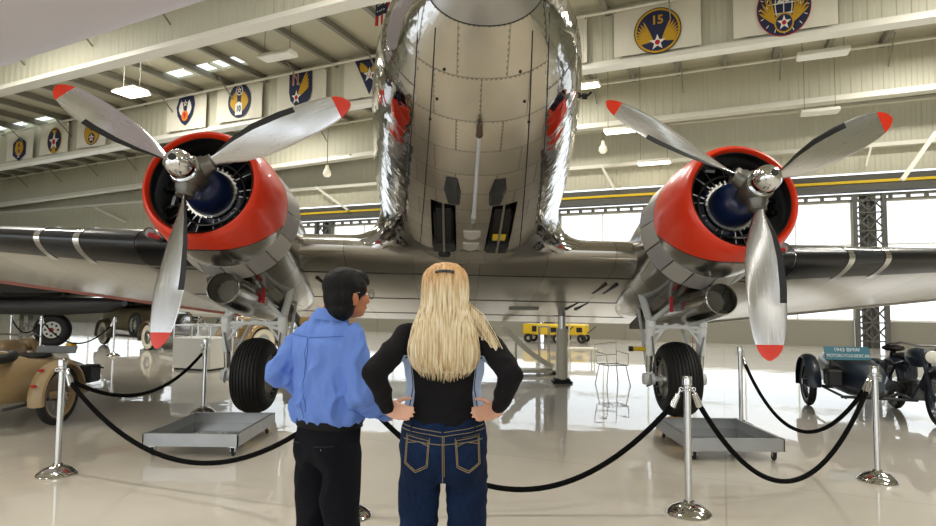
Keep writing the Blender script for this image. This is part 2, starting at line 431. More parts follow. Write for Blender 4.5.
for j in range(-4, 2):
    a = 4.6 + 11.15 * j + .5; b = a + 10.15
    a = max(a, T0); b = min(b, T1)
    if b - a < 1: continue
    wn += 1
    mb = MB(); mb.box(((a + b) / 2, WD, .45), (b - a, .16, .9))
    for k in range(1, 4): mb.box((a + (b - a) * k / 4, WD - .09, .45), (.04, .03, .86))
    fr = mb.build('door_%d' % wn, M_grey, smooth=False); struct(fr); lab(fr, 'grey steel lower panel of hangar door')
    mb = MB(); mb.box(((a + b) / 2, WD, 2.95), (b - a, .02, 4.1))
    w = mb.build('window_%d' % wn, glass, smooth=False); struct(w); lab(w, 'tall bright glazing of hangar door')
    mb = MB()
    for k in range(7): mb.box((a + (b - a) * k / 6, WD, 2.95), (.05, .08, 4.1))
    for z in (.93, 2.2, 3.5, 4.97): mb.box(((a + b) / 2, WD, z), (b - a, .08, .05))
    q = mb.build('window_frame', M_flange, w, smooth=False); q['kind'] = 'structure'
for t, nm in ((T0, 'left'), (T1, 'right')):
    mb = MB(); mb.box((t, (D0 + D1) / 2, ROOF / 2), (.2, D1 - D0, ROOF)); lab(struct(mb.build('wall_' + nm, corrugated('wall_' + nm, '#c9c5a9', 'Y', 1.05, .45), smooth=False)), 'corrugated cream end wall')
mb = MB(); mb.box(((T0 + T1) / 2, D0, 8.2), (T1 - T0, .2, 3.4)); 
for t in (T0 + 3, -12, 8, T1 - 2): mb.box((t, D0, 3.3), (2.4, .2, 6.6))
lab(struct(mb.build('wall_front', M_corr, smooth=False)), 'corrugated wall around open doors')
# diagonal rods seen against the far wall
for a, b, w in (((165 + 280 - 280, 0), (0, 0), 0),):
    pass
for (x0, y0), (x1, y1), d, w in (((316, 187), (348, 210), 23.5, .09), ((936, 132), (902, 180), 22.0, .12), ((871, 147), (866, 166), 23.6, .06), ((601, 165), (615, 190), 23.6, .09), ((95, 208), (125, 222), 23.5, .09)):
    a = PD(x0, y0, d); b = PD(x1, y1, d); mb = MB(); mb.beam(a, b, w, w); trim(mb, M_flange, 'white diagonal wind brace')

# ------------------------------------------------------------------ lamps
M_emit = mat('lamp_diffuser', '#fff6e6', .5, emit='#fff2dc', emit_s=9)
M_emit0 = mat('lamp_diffuser_off', '#e9e7dc', .5)
def fixture(px, py, d, w, lit=True, label='', drop=1.0, h=.5):
    c = PD(px, py, d)
    wd = Vector((U.x * c.x + N.x * c.y, U.y * c.x + N.y * c.y, c.z))
    root = empty('high_bay_light', wd, -TH, label, 'light fixture', None)
    mb = MB()
    mb.prism([(-h * .5, 0), (-h * .32, .12), (h * .32, .12), (h * .5, 0)], -w / 2, w / 2, lambda x, y, z: (z, x, y)); mb.build('lamp_housing', M_emit0 if not lit else M_flange, root, smooth=False)
    mb = MB(); mb.box((0, 0, -.012), (w * .94, h * .9, .02)); mb.build('diffuser', M_emit if lit else M_emit0, root, smooth=False)
    mb = MB()
    for s_ in (-1, 1): mb.tube([(s_ * w * .4, 0, .12), (s_ * w * .4, 0, ROOF - wd.z - .02)], .012, 6)
    mb.build('hanger', M_grey, root)
    return root
fixture(131, 93, 13.6, .95, True, 'bright lit high bay lamp above the upper left propeller blade', h=.8)
fixture(277, 57, 14.0, 1.2, False, 'unlit pale strip lamp beside the fuselage under the long roof girder')
fixture(585, 86, 18.5, .9, True, 'lit strip lamp just right of the fuselage below the 15 banner')
fixture(624, 131, 21.5, 1.4, True, 'lit strip lamp above the right propeller blade tip')
fixture(654, 163, 23.0, 1.2, True, 'small lit strip lamp left above the right engine')
fixture(823, 55, 18.6, 1.25, False, 'large unlit strip lamp below the winged globe banner')
fixture(820, 113, 22.2, 1.1, False, 'unlit strip lamp above the right blade of the right propeller')
fixture(196, 131, 20.5, 1.2, True, 'lit lamp just above the left red cowling')
fixture(342, 158, 22.6, 1.1, True, 'lit strip lamp between left propeller and fuselage')
def globe(px, py, d, label):
    c = PD(px, py, d); wd = Vector((U.x * c.x + N.x * c.y, U.y * c.x + N.y * c.y, c.z))
    root = empty('globe_lamp', wd, 0, label, 'lamp')
    mb = MB(); mb.lathe([(.0, .28), (.05, .28), (.07, .16), (.14, .04), (.17, -.10), (.10, -.2), (.0, -.22)], 18); mb.build('lamp_shade', mat('frosted_shade', '#efe9d8', .3, emit='#fff0d0', emit_s=.5), root)
    mb = MB(); mb.tube([(0, 0, .28), (0, 0, ROOF - wd.z)], .02, 6); mb.build('hanger', M_grey, root)
globe(327, 172, 20.3, 'small hanging bell lamp right of the left cowling')
globe(603, 148, 23.0, 'small hanging bell lamp right of the fuselage')
globe(20, 160, 21.8, 'small hanging bell lamp below the leftmost banner')
# real lamps of the hall: rows of high bays in the roof, nearer than the picture shows
for t in (-30, -18, -6, 6):
    for d in (-7.5, 3, 8.6, 14.2, 19.8):
        ld = bpy.data.lights.new('roof_lamp', 'AREA'); ld.shape = 'RECTANGLE'; ld.size = 2.6; ld.size_y = .8; ld.energy = 420; ld.color = (1, .965, .89)
        lo = bpy.data.objects.new('roof_lamp', ld); col.objects.link(lo); lo.location = U * t + N * d + Vector((0, 0, 9.3)); lo.rotation_euler = (0, 0, -TH)
# daylight
w = bpy.data.worlds.new('daylight'); sc.world = w; w.use_nodes = True
w.node_tree.nodes['Background'].inputs[0].default_value = (.93, .97, 1, 1); w.node_tree.nodes['Background'].inputs[1].default_value = 2.6
sc.view_settings.view_transform = 'Standard'; sc.view_settings.look = 'None'; sc.view_settings.gamma = 1; sc.view_settings.exposure = -.36
sc.cycles.use_denoising = True; sc.cycles.max_bounces = 8; sc.cycles.glossy_bounces = 4; sc.cycles.transparent_max_bounces = 12
sc.cycles.sample_clamp_indirect = 6
# ------------------------------------------------------------------ the airplane
M_skin = panel_metal('polished_aluminium_skin', '#cfcecb', .08, 1.1, (1.1, .55), .008, 3.6, .4)
M_belly = panel_metal('belly_aluminium_sheet', '#d6cfc0', .33, .22, (.40, .34), .005, 2.0, .55, stain=.42)
M_wing = panel_metal('wing_aluminium_skin', '#c6c2ba', .20, .18, (2.6, .9), .005, 1.6, .75, stain=.35)
M_nac = panel_metal('nacelle_aluminium_skin', '#bdbbb6', .16, .30, (.7, .5), .007, 2.5, .45)
M_boot = mat('black_rubber_boot', '#15161a', .28, bump=(14, .15, .01))
M_chrome = mat('chrome', '#d9dadb', .06, 1)
M_alu = mat('bare_aluminium', '#b4b3b0', .3, 1, var=.1, var_scale=6)
M_galu = mat('dull_grey_aluminium', '#8d8b8c', .42, .85, bump=(30, .1, .01))
M_black = mat('matt_black', '#0b0b0d', .55)
M_blk2 = mat('gloss_black', '#0a0b0e', .18)
M_engblue = mat('dark_blue_engine_enamel', '#162449', .28)
M_white = mat('white_gear_enamel', '#e6e9ea', .35)
M_rubber = mat('tyre_rubber', '#131314', .62, bump=(60, .2, .004))
M_redflag = mat('red_streamer', '#b01822', .6)
M_tip = mat('red_blade_tip', '#e0341a', .25)
M_seal = mat('dark_seam', '#2b2a28', .6)

PT = R(11.5); BK = R(.7)
P_ORG = Vector((.11, 3.96, 3.11)); ROOTP = Vector((.03, 8.0, 0)); YW = R(1.2)
plane = empty('airplane', ROOTP, 0, 'polished silver twin engined propeller airliner with red cowlings, parked nose up', 'airplane')
PM = Matrix.Rotation(YW, 4, 'Z') @ Matrix.Rotation(BK, 4, 'Y') @ Matrix.Rotation(-PT, 4, 'X')
PMT = Matrix.Translation(P_ORG - ROOTP) @ PM
def part(mb, name, mats, parent=None, **k):          # a part in airplane axes (x, s aft of nose, h up)
    o = mb.build(name, mats, parent or plane, **k)
    if parent is None: o.matrix_local = PMT
    return o
def pw(x, s, h): return PMT @ Vector((x, s, h))       # airplane axes -> axes of the airplane's Empty

# fuselage
SEC = [(.0, .02, .93, .97), (.04, .15, .79, 1.10), (.13, .29, .64, 1.22), (.3, .46, .50, 1.37), (.6, .69, .29, 1.55), (1.0, .875, .06, 1.75), (1.5, .99, -.09, 2.02),
       (2.0, 1.08, -.18, 2.2), (2.5, 1.135, -.235, 2.28), (3.0, 1.195, -.27, 2.33), (3.5, 1.245, -.29, 2.36), (4.0, 1.28, -.30, 2.38), (5.0, 1.29, -.30, 2.4), (6.5, 1.29, -.30, 2.4), (8.0, 1.27, -.25, 2.4),
       (10, 1.17, .0, 2.4), (12, 1.02, .45, 2.45), (14, .8, .95, 2.45), (16, .52, 1.4, 2.4), (18, .22, 1.85, 2.3), (19.2, .04, 2.05, 2.15)]
def lerp_sec(s):
    for a, b in zip(SEC, SEC[1:]):
        if a[0] <= s <= b[0]:
            k = (s - a[0]) / (b[0] - a[0]); return [a[i] + (b[i] - a[i]) * k for i in range(1, 4)]
    return SEC[-1][1:]
def catmull(s):
    i = max(j for j in range(len(SEC) - 1) if SEC[j][0] <= s + 1e-9)
    p = [SEC[max(i - 1, 0)], SEC[i], SEC[i + 1], SEC[min(i + 2, len(SEC) - 1)]]; out = []
    t = (s - p[1][0]) / (p[2][0] - p[1][0])
    for c in (1, 2, 3):
        d1 = (p[2][c] - p[0][c]) / max(p[2][0] - p[0][0], 1e-6) * (p[2][0] - p[1][0]); d2 = (p[3][c] - p[1][c]) / max(p[3][0] - p[1][0], 1e-6) * (p[2][0] - p[1][0])
        t2, t3 = t * t, t * t * t
        out.append((2 * t3 - 3 * t2 + 1) * p[1][c] + (t3 - 2 * t2 + t) * d1 + (-2 * t3 + 3 * t2) * p[2][c] + (t3 - t2) * d2)
    return out
NF = 96
def fring(s, grow=0):
    hw, hb, ht = catmull(s) if s > .05 else lerp_sec(s)
    hc = hb + (ht - hb) * .47; r = []
    for j in range(NF):
        a = 2 * PI * j / NF   # 0 = top
        x = math.sin(a); c = math.cos(a); e = .92 if c > 0 else .92 - .10 * min(1, max(0, s - 1) / 2)
        x = math.copysign(abs(x) ** e, x)
        r.append(((hw + grow) * x, s, hc + (ht + grow - hc) * c if c > 0 else hc + (hc - hb + grow) * c))
    return r
ss = [.0, .02, .04, .08, .13, .2, .3] + [.3 + .1 * k for k in range(1, 50)] + [5.4 + .4 * k for k in range(35)]
ss = [s for s in ss if s < 19.2] + [19.2]
mb = MB()
i_cap = ss.index(.3)
def fmat(f, vs):
    q = sum((Vector(vs[i]) for i in f), Vector()) / 4
    hw, hb, ht = lerp_sec(q.y)
    return 1 if abs(q.x) < .46 + .10 * q.y and abs(q.x) < .8 * hw and q.z < .6 and q.y < 8.5 else 0
mb.loft([fring(s) for s in ss[i_cap:]], cap=True, matf=fmat)
fus = part(mb, 'fuselage', [M_skin, M_belly, M_black, M_chrome])
# the two bays under the nose, cut through the belly skin
cut = MB()
for sx in (-1, 1):
    cut.add([(sx * .32 + dx * a, s_, h_) for (s_, dx) in ((2.25, .13), (3.62, .15)) for a in (-1, 1) for h_ in (-.8, .12)],
            [(0, 1, 3, 2), (4, 6, 7, 5), (0, 4, 5, 1), (2, 3, 7, 6), (0, 2, 6, 4), (1, 5, 7, 3)])
co = part(cut, 'cutter', [M_skin, M_belly, M_black], smooth=False)
for p in co.data.polygons: p.material_index = 2
bpy.context.view_layer.update()
mod = fus.modifiers.new('bay', 'BOOLEAN'); mod.operation = 'DIFFERENCE'; mod.solver = 'EXACT'; mod.object = co
dg = bpy.context.evaluated_depsgraph_get(); me = bpy.data.meshes.new_from_object(fus.evaluated_get(dg)); fus.modifiers.clear(); fus.data = me
bpy.data.objects.remove(co)
# nose cap and its seam
mb = MB(); mb.loft([fring(s, .004) for s in ss[:i_cap + 1]], cap=True); part(mb, 'nose_cap', mat('smooth_grey_nose', '#9a9894', .3, .7))['label'] = 'smooth dull grey nose cap'
mb = MB(); mb.tube([Vector(q) for q in fring(.30, .003)], .006, 6, closed=True); part(mb, 'nose_seam', M_seal)
# long seams along both sides of the belly
def belly_pt(x, s, off=0.0):
    hw, hb, ht = catmull(s); hc = hb + (ht - hb) * .47
    k = min(.999, abs(x) / hw) ** (1 / (.92 - .10 * min(1, max(0, s - 1) / 2))); return Vector((x, s, hc - (hc - hb + off) * math.sqrt(1 - k * k)))
mb = MB()
for sx in (-1, 1):
    for x0_, dx_, w_ in ((.34, .078, .006), (.46, .105, .006)): mb.tube([belly_pt(sx * (x0_ + dx_ * s), s, .002) for s in [.4 + .15 * k for k in range(26)]], w_, 5)
part(mb, 'belly_seam', M_seal)
for x_, s_ in ((-.3, .62), (.3, .62), (-.36, .85), (.36, .85), (-.42, 1.05), (.42, 1.05), (0, 1.12)):
    q = belly_pt(x_, s_); mb = MB(); mb.ell(q, (.014, .014, .014), 10, 6); part(mb, 'access_screw', M_black)
# windscreen, side windows, door
mb = MB()
for sx in (-1, 1):
    for a0, a1 in ((.06, .33), (.36, .62)):
        ring = []
        for s, k in ((1.18, 0), (1.62, 1)):
            hw, hb, ht = catmull(s); hc = hb + (ht - hb) * .47; ring.append([(sx * (hw + .012) * math.sin(a), s, hc + (ht + .012 - hc) * math.cos(a)) for a in [a0 * 1.9 + (a1 - a0) * 1.9 * q / 6 for q in range(7)]])
        mb.loft(ring, closed=False, cap=False)
part(mb, 'windscreen', M_blk2)
for sx in (-1, 1):
    for k in range(7):
        s = 4.2 + 1.05 * k; mb = MB(); hw = catmull(s)[0]; mb.prism([(s + dx, 1.28 + dz) for dx, dz in ((-.22, -.15), (.22, -.15), (.22, .15), (-.22, .15))], sx * (hw - .05), sx * (hw + .006), lambda x, y, z: (z, x, y)); part(mb, 'cabin_window', M_blk2, smooth=False)
# things in and on the belly
for sx in (-1, 1):
    mb = MB(); X = sx * .32; zz = lambda s_, o: belly_pt(X, s_).z + o
    mb.beam((X, 2.5, zz(2.5, .13)), (X, 3.35, zz(3.35, .05)), .17, .14); mb.box((X, 3.45, zz(3.45, .02)), (.27, .30, .15), bev=.02)
    mb.beam((X, 2.35, zz(2.35, .16)), (X, 2.7, zz(2.7, .14)), .12, .10)
    for q in (-1, 1): mb.tube([(X + q * .10, 2.6, zz(2.6, .08)), (X + q * .10, 3.3, zz(3.3, .03))], .016, 8)
    b_ = part(mb, 'bay_unit', M_black); b_['label'] = 'black unit hanging in belly bay'
    mb = MB(); mb.tube([(X, 2.30, zz(2.3, .05)), (X, 3.0, zz(3.0, -.03)), (X, 3.5, zz(3.5, -.065))], .014, 8); part(mb, 'rod', M_alu, b_)
    if sx > 0:
        mb = MB()
        for q in (-1, 1): mb.box((X + q * .045, 3.10, zz(3.1, -.015)), (.06, .16, .03))
        part(mb, 'yellow_label', M_yel, b_, smooth=False)
    else:
        mb = MB(); mb.lathe([(.0, -.03), (.07, -.03), (.08, .0), (.06, .05), (0, .05)], 18, (X, 3.72, zz(3.7, -.03)), (0, 0, 1)); part(mb, 'lamp_pod', M_black)
    mb = MB()                                     # dark fairing ahead of each bay
    pts = [(-.05, 1.72), (.07, 1.72), (.10, 1.95), (.06, 2.2), (-.08, 2.2), (-.09, 1.95)]
    top = [belly_pt(sx * (.22 + x * .9), s, .004) for x, s in pts]; bot = [p + Vector((0, .03 if i > 2 else .08, -.035)) for i, p in enumerate(top)]
    n_ = len(pts); mb.add(top + [p.lerp(sum(bot, Vector()) / n_, .25) for p in bot], [tuple(range(n_, 2 * n_))] + [(i, (i + 1) % n_, n_ + (i + 1) % n_, n_ + i) for i in range(n_)])
    part(mb, 'intake_fairing', mat('dark_grey_fairing', '#3c3d3f', .35, .6))
for s in (2.98, 3.38):
    mb = MB(); q = belly_pt(0, s); mb.prism([(x * .095, y * .17) for x, y in ([(-1, -.6), (1, -.6)] + [(math.cos(a * PI / 10), math.sin(a * PI / 10) - .1) for a in range(0, 11)])], -.02, .02, lambda x, y, z: (x, s + y, belly_pt(0, s + y).z + z)); part(mb, 'oval_cover', mat('pale_grey_cover', '#b5b2ab', .45), smooth=False)
# pitot mast along the keel
a = belly_pt(0, 1.02, .02); b = belly_pt(0, 2.35, .05)
mb = MB(); mb.tube([a + Vector((0, 0, -.04)), b + Vector((0, 0, -.02))], [.016, .020], 8); mast = part(mb, 'keel_mast', mat('pale_grey_mast', '#b9bdc4', .35)); mast['label'] = 'pale rod along the belly centreline'
mb = MB(); mb.tube([a + Vector((0, -.1, -.02)), a + Vector((0, .05, -.04))], [.02, .032], 8); part(mb, 'mast_socket', mat('brown_socket', '#4d3b30', .5), mast)
mb = MB(); mb.beam(b, b + Vector((0, .2, .03)), .05, .05); mb.tube([b + Vector((0, .2, .0)), b + Vector((0, .36, -.01))], [.02, .03], 8); part(mb, 'mast_foot', M_alu, mast)
mb = MB(); q = Vector((1.0, 1.72, .78)); mb.tube([q, q + Vector((.09, -.02, 0)), q + Vector((.12, -.05, .02))], .012, 8); mb.box(q + Vector((.06, 0, 0)), (.05, .03, .05)); part(mb, 'side_probe', M_black)
# red side stripe
for sx in (-1, 1):
    mb = MB(); rings = []
    for k in range(30):
        s = .9 + k * .4
        hw, hb, ht = catmull(s); hc = hb + (ht - hb) * .47; rings.append([(sx * (hw + .006) * math.sin(a), s, hc + (ht + .006 - hc) * math.cos(a)) for a in (1.30, 1.37)])
    mb.loft(rings, closed=False, cap=False); part(mb, 'red_stripe', mat('red_stripe_paint', '#c8402c', .2))

# wing
def foil(chord, th, n=22, m=.02, p=.3):
    """closed outline from trailing edge over the top to the nose and back below: (x aft, z)"""
    up, lo = [], []
    for i in range(n + 1):
        x = .5 * (1 - math.cos(PI * i / n)); yt = 5 * th * (.2969 * math.sqrt(x) - .126 * x - .3516 * x * x + .2843 * x ** 3 - .1015 * x ** 4)
        yc = m / p ** 2 * (2 * p * x - x * x) if x < p else m / (1 - p) ** 2 * (1 - 2 * p + 2 * p * x - x * x)
        up.append((x * chord, (yc + yt) * chord)); lo.append((x * chord, (yc - yt) * chord))
    return up[::-1] + lo[1:-1]
INC = R(3.0)
def wsec(x, s0, h0, chord, th, grow=0):
    return [(x, s0 + a * math.cos(INC) + b * math.sin(INC), h0 - a * math.sin(INC) + b * math.cos(INC)) for a, b in foil(chord, th)]
def wing_at(ax):      # leading edge s, h, chord, thickness at span |x|
    if ax < 4.35: return 4.02, -.13, 4.35, .15
    k = (ax - 4.35) / 10.1
    return 4.02 + 2.75 * k, -.13 + (ax - 4.35) * math.tan(R(5.8)), 4.35 - 2.9 * k, .15 - .04 * k
mb = MB(); mb.loft([wsec(x, *wing_at(abs(x))) for x in (-4.35, -3.5, -2.8, -2, -1.2, 0, 1.2, 2, 2.8, 3.5, 4.35)], cap=True)
wc = part(mb, 'wing_centre_section', M_wing)
mb = MB()
for x in (-1.9, 1.9, -1.28, 1.28): pass
for f_ in (.12, .45, .78):
    pts = []
    for x in (-4.3, 4.3):
        s0, h0, ch, th = wing_at(4); fo = foil(ch, th); lo = fo[len(fo) // 2:]; q = min(lo, key=lambda e: abs(e[0] - f_ * ch)); pts.append(Vector((x, s0 + q[0] * math.cos(INC) + q[1] * math.sin(INC), h0 - q[0] * math.sin(INC) + q[1] * math.cos(INC) - .004)))
    mb.tube(pts, .004, 5)
part(mb, 'wing_seam', M_seal, wc)
def wing_low(x, f_, off=0.0):
    s0, h0, ch, th = wing_at(abs(x)); fo = foil(ch, th); lo = fo[len(fo) // 2:]; q = min(lo, key=lambda e: abs(e[0] - f_ * ch))
    return Vector((x, s0 + q[0] * math.cos(INC) + q[1] * math.sin(INC), h0 - q[0] * math.sin(INC) + q[1] * math.cos(INC) - off))
# belly fillet brackets (dark slots near the nacelles)
for sx in (-1, 1):
    for o_ in (0, .16):
        mb = MB(); mb.beam(wing_low(sx * (1.72 + o_), .55, .012), wing_low(sx * (1.98 + o_), .2, .012), .04, .02); part(mb, 'hinge_slot', M_black)
mb = MB(); q = wing_low(1.0, .6, .01); mb.box(q, (.5, .14, .02)); part(mb, 'vent_grille', M_grey)
for sx in (-1, 1):
    xs = [4.35, 6, 8, 10, 12, 13.6, 14.25, 14.5]
    mb = MB(); rings = []
    for x in xs:
        s0, h0, ch, th = wing_at(x)
        if x > 13.7: k = (x - 13.6) / .9; ch2 = ch * math.sqrt(max(.03, 1 - k * k)); s0 += (ch - ch2) * .5; ch = ch2
        rings.append([(sx * q[0], q[1], q[2]) for q in wsec(x, s0, h0, ch, th)])
    mb.loft(rings, cap=True); ow = part(mb, 'outer_wing', M_wing)
    # de-icing boot over the leading edge
    def boot(x0, x1, name, m, grow, fr_=.10, lab_=None):
        mb = MB(); rings = []; n_ = max(2, int((x1 - x0) / .8))
        for k in range(n_ + 1):
            x = x0 + (x1 - x0) * k / n_; s0, h0, ch, th = wing_at(x); fo = foil(ch, th, 40); c_ = fr_ * 4.35
            rr = [q for q in fo if q[0] < c_ * (ch / 4.35) ** .3]; cx, cz = c_ * .5, .02
            rings.append([(sx * x, s0 + (a + (a - cx) * grow) * math.cos(INC) + b * math.sin(INC), h0 - a * math.sin(INC) + (b + (b - cz) * grow) * math.cos(INC)) for a, b in rr])
        nmin = min(len(r_) for r_ in rings); rings = [r_[(len(r_) - nmin) // 2:(len(r_) - nmin) // 2 + nmin] for r_ in rings]
        mb.loft(rings, closed=False, cap=False); o = part(mb, name, m)
        if lab_: o['label'] = lab_
    boot(3.6, 4.34, 'deicing_boot', M_boot, .035); boot(4.36, 5.25, 'deicing_boot', M_boot, .035); boot(5.95, 13.6, 'deicing_boot', M_boot, .035)
    boot(5.25, 5.95, 'landing_light_cover', mat('clear_cover_over_black', '#33363b', .1, .2), .03)
    boot(5.23, 5.33, 'joint_band', M_chrome, .06, .12); boot(5.88, 5.98, 'joint_band', M_chrome, .06, .12)
    # trailing edge line painted red on the control surfaces
    mb = MB(); mb.tube([wing_low(sx * x, .985, .004) for x in (4.4, 8, 13)], .035, 6); part(mb, 'aileron_edge', mat('faded_red_paint', '#b0675a', .5) if sx < 0 else M_alu)
    # landing light / mast by the cowling
    mb = MB(); q = Vector((sx * 4.03, 3.70, -.12)); mb.lathe([(.0, .02), (.055, .02), (.07, 0), (.07, .1), (.05, .25), (.03, .4)], 16, q, (0, 1, 0)); part(mb, 'intake_tube', M_galu)
    mb = MB(); mb.tube([q + Vector((0, .0, -.02)), q + Vector((-sx * .12, .06, -.05))], .03, 8); part(mb, 'red_cover', M_redflag)
# wing root fillets: a concave sweep from the fuselage side onto the wing skin, wrapped round the leading edge
def fus_x(s_, h_):
    hw, hb, ht = catmull(s_); hc = hb + (ht - hb) * .47; e = .92 if h_ > hc else .92 - .10 * min(1, max(0, s_ - 1) / 2)
    k = (h_ - hc) / (ht - hc) if h_ > hc else (hc - h_) / (hc - hb)
    return hw * math.sqrt(max(0, 1 - min(1, k) ** 2)) ** e
s0, h0, ch_, th_ = wing_at(0)
fo = [q for q in foil(ch_, th_, 40) if q[0] < 2.6]; fo = [q for i, q in enumerate(fo) if not (q[1] < -.02 and q[0] > .14)]
for sx in (-1, 1):
    mb = MB(); rings = []; n_ = len(fo)
    for i, (a_, b_) in enumerate(fo):
        p_, n2_ = fo[max(i - 1, 0)], fo[min(i + 1, n_ - 1)]; tx, tz = n2_[0] - p_[0], n2_[1] - p_[1]; l_ = math.hypot(tx, tz); nx, nz = tz / l_, -tx / l_
        if nx > 0 and a_ < .1 and b_ > 0: pass
        under = max(0, (i - n_ * .80) / (n_ * .20)); w_ = .62 * (1 - .85 * under ** 2); r_ = []
        for k in range(9):
            t = k / 8 * PI / 2; off = w_ * .85 * (1 - math.cos(t)); la = w_ * (1 - math.sin(t))
            A, B = a_ - abs(nx) * off * (1 if b_ > -1 else 1), b_ + nz * off * (1 if nz > 0 or True else 1)
            if i > n_ * .86: B = b_ + off * .2
            S_, H_ = s0 + A * math.cos(INC) + B * math.sin(INC), h0 - A * math.sin(INC) + B * math.cos(INC)
            r_.append((sx * (fus_x(S_, H_) - .006 + la), S_, H_))
        rings.append(r_)
    mb.loft(rings, closed=False, cap=False); part(mb, 'wing_fillet', panel_metal('fillet_metal', '#c9c8c6', .1, .4, (2, 2), .002, 2, .6, False))

# tail
mb = MB(); rings = []
for h, s0, ch in ((2.0, 15.3, 3.6), (2.6, 16.3, 2.9), (3.4, 17.0, 2.3), (4.3, 17.6, 1.6), (4.7, 18.1, .8)):
    rings.append([(b, s0 + a, h) for a, b in foil(ch, .10, 14, 0.0001)])
mb.loft(rings); part(mb, 'tail_fin', M_skin)
for sx in (-1, 1):
    mb = MB(); rings = [[(sx * x, s0 + a, 2.2 + b) for a, b in foil(ch, .10, 14, .0001)] for x, s0, ch in ((.1, 16.1, 2.4), (2, 16.8, 1.9), (3.6, 17.4, 1.3), (4, 17.7, .7))]; mb.loft(rings); part(mb, 'tailplane', M_skin)
q = pw(0, 17.2, 1.72); mb = MB(); mb.torus((q.x, q.y, .22), .15, .07, (1, 0, 0), 28, 10); mb.lathe([(.0, -.05), (.12, -.05), (.12, .05), (0, .05)], 20, (q.x, q.y, .22), (1, 0, 0)); mb.build('tail_wheel', M_rubber, plane)
mb = MB(); mb.tube([q, (q.x, q.y - .05, .3)], .06); mb.box((q.x + .1, q.y, .3), (.03, .1, .3)); mb.build('tail_strut', M_white, plane)

# ---- engines
red = bpy.data.materials.new('red_cowling_paint'); red.use_nodes = True
nt = red.node_tree; L = nt.links; b = nt.nodes['Principled BSDF']
tc = nt.nodes.new('ShaderNodeTexCoord'); sp = nt.nodes.new('ShaderNodeSeparateXYZ'); L.new(tc.outputs['Object'], sp.inputs[0])
# paint edge: h < edge(s) is bare metal; edge sweeps up along the cowl
mr = nt.nodes.new('ShaderNodeMapRange'); mr.interpolation_type = 'SMOOTHSTEP'; L.new(sp.outputs['Y'], mr.inputs[0])
mr.inputs['From Min'].default_value = 2.50; mr.inputs['From Max'].default_value = 3.25; mr.inputs['To Min'].default_value = -.66; mr.inputs['To Max'].default_value = -.14
df = math_node(nt, 'SUBTRACT', sp.outputs['Z'], mr.outputs[0])
isred = math_node(nt, 'MAXIMUM', math_node(nt, 'GREATER_THAN', df, 0), math_node(nt, 'LESS_THAN', sp.outputs['Y'], 2.5))
line = math_node(nt, 'MULTIPLY', math_node(nt, 'LESS_THAN', math_node(nt, 'ABSOLUTE', math_node(nt, 'SUBTRACT', df, -.008)), .009), math_node(nt, 'GREATER_THAN', sp.outputs['Y'], 2.5))
mx = nt.nodes.new('ShaderNodeMix'); mx.data_type = 'RGBA'; L.new(isred, mx.inputs[0]); mx.inputs[6].default_value = rgb('#b9b6b0'); mx.inputs[7].default_value = rgb('#e23209')
m2 = nt.nodes.new('ShaderNodeMix'); m2.data_type = 'RGBA'; L.new(line, m2.inputs[0]); L.new(mx.outputs[2], m2.inputs[6]); m2.inputs[7].default_value = (.01, .01, .01, 1)
L.new(m2.outputs[2], b.inputs['Base Color'])
L.new(math_node(nt, 'MULTIPLY', math_node(nt, 'SUBTRACT', 1, math_node(nt, 'MAXIMUM', isred, line)), 1), b.inputs['Metallic'])
rg = nt.nodes.new('ShaderNodeMapRange'); L.new(isred, rg.inputs[0]); rg.inputs['To Min'].default_value = .22; rg.inputs['To Max'].default_value = .35; L.new(rg.outputs[0], b.inputs['Roughness'])
b.inputs['Coat Weight'].default_value = .25
n_ = nt.nodes.new('ShaderNodeTexNoise'); n_.inputs['Scale'].default_value = 4; L.new(tc.outputs['Object'], n_.inputs['Vector'])
bp = nt.nodes.new('ShaderNodeBump'); bp.inputs['Strength'].default_value = .25; bp.inputs['Distance'].default_value = .02; L.new(n_.outputs[0], bp.inputs['Height']); L.new(bp.outputs[0], b.inputs['Normal'])

SP = 2.05                        # prop plane
EX = 2.85
BL = [(.13, .10, .10, 0), (.26, .09, .09, .0), (.36, .16, .075, .0), (.52, .27, .06, .0), (.75, .345, .045, 0), (1.05, .36, .034, 0), (1.35, .33, .025, 0), (1.52, .285, .019, 0), (1.64, .22, .015, 0), (1.71, .14, .010, 0), (1.75, .03, .006, 0)]
def bl_at(r):
    for a, b_ in zip(BL, BL[1:]):
        if a[0] <= r <= b_[0]:
            k = (r - a[0]) / (b_[0] - a[0]); return a[1] + (b_[1] - a[1]) * k, a[2] + (b_[2] - a[2]) * k
    return BL[-1][1:3]
def blade_mb():
    """blade along +z from the hub; leading edge towards -x seen from the nose (airflow along +y)"""
    mb = MB(); rings = []; rs = [.13, .2, .3, .36, .42, .5] + [.55 + .05 * k for k in range(23)] + [1.68, 1.70, 1.72, 1.735, 1.745, 1.75]
    for r in rs:
        ch, th = bl_at(r)
        tw = R(52 - 34 * min(1, (r - .2) / 1.0)) if r > .2 else R(52)
        ring = []; n = 28
        for j in range(n):
            a = 2 * PI * j / n; u = -ch * .5 * math.cos(a) ; w_ = math.sin(a) * th * .5
            if r > .36: w_ *= (.75 + .5 * (-math.cos(a)) * -1 * .4) if True else 1; w_ = w_ * (1.35 if w_ < 0 else .5)      # camber towards the nose
            off = -ch * .06
            u2 = -u + off; ring.append((u2 * math.cos(tw) + w_ * math.sin(tw) * 0, w_ * 1.0 + u2 * math.sin(tw), r))
        rings.append(ring)
    def mf(f, vs):
        q = sum((Vector(vs[i]) for i in f), Vector()) / 4; ch, th = bl_at(q.z); j = f[0] % 28
        if q.z > 1.60: return 1
        if .2 < q.z < 1.22 and (11 <= j <= 17): return 2
        return 0
    mb.loft(rings, cap=True, matf=mf); return mb
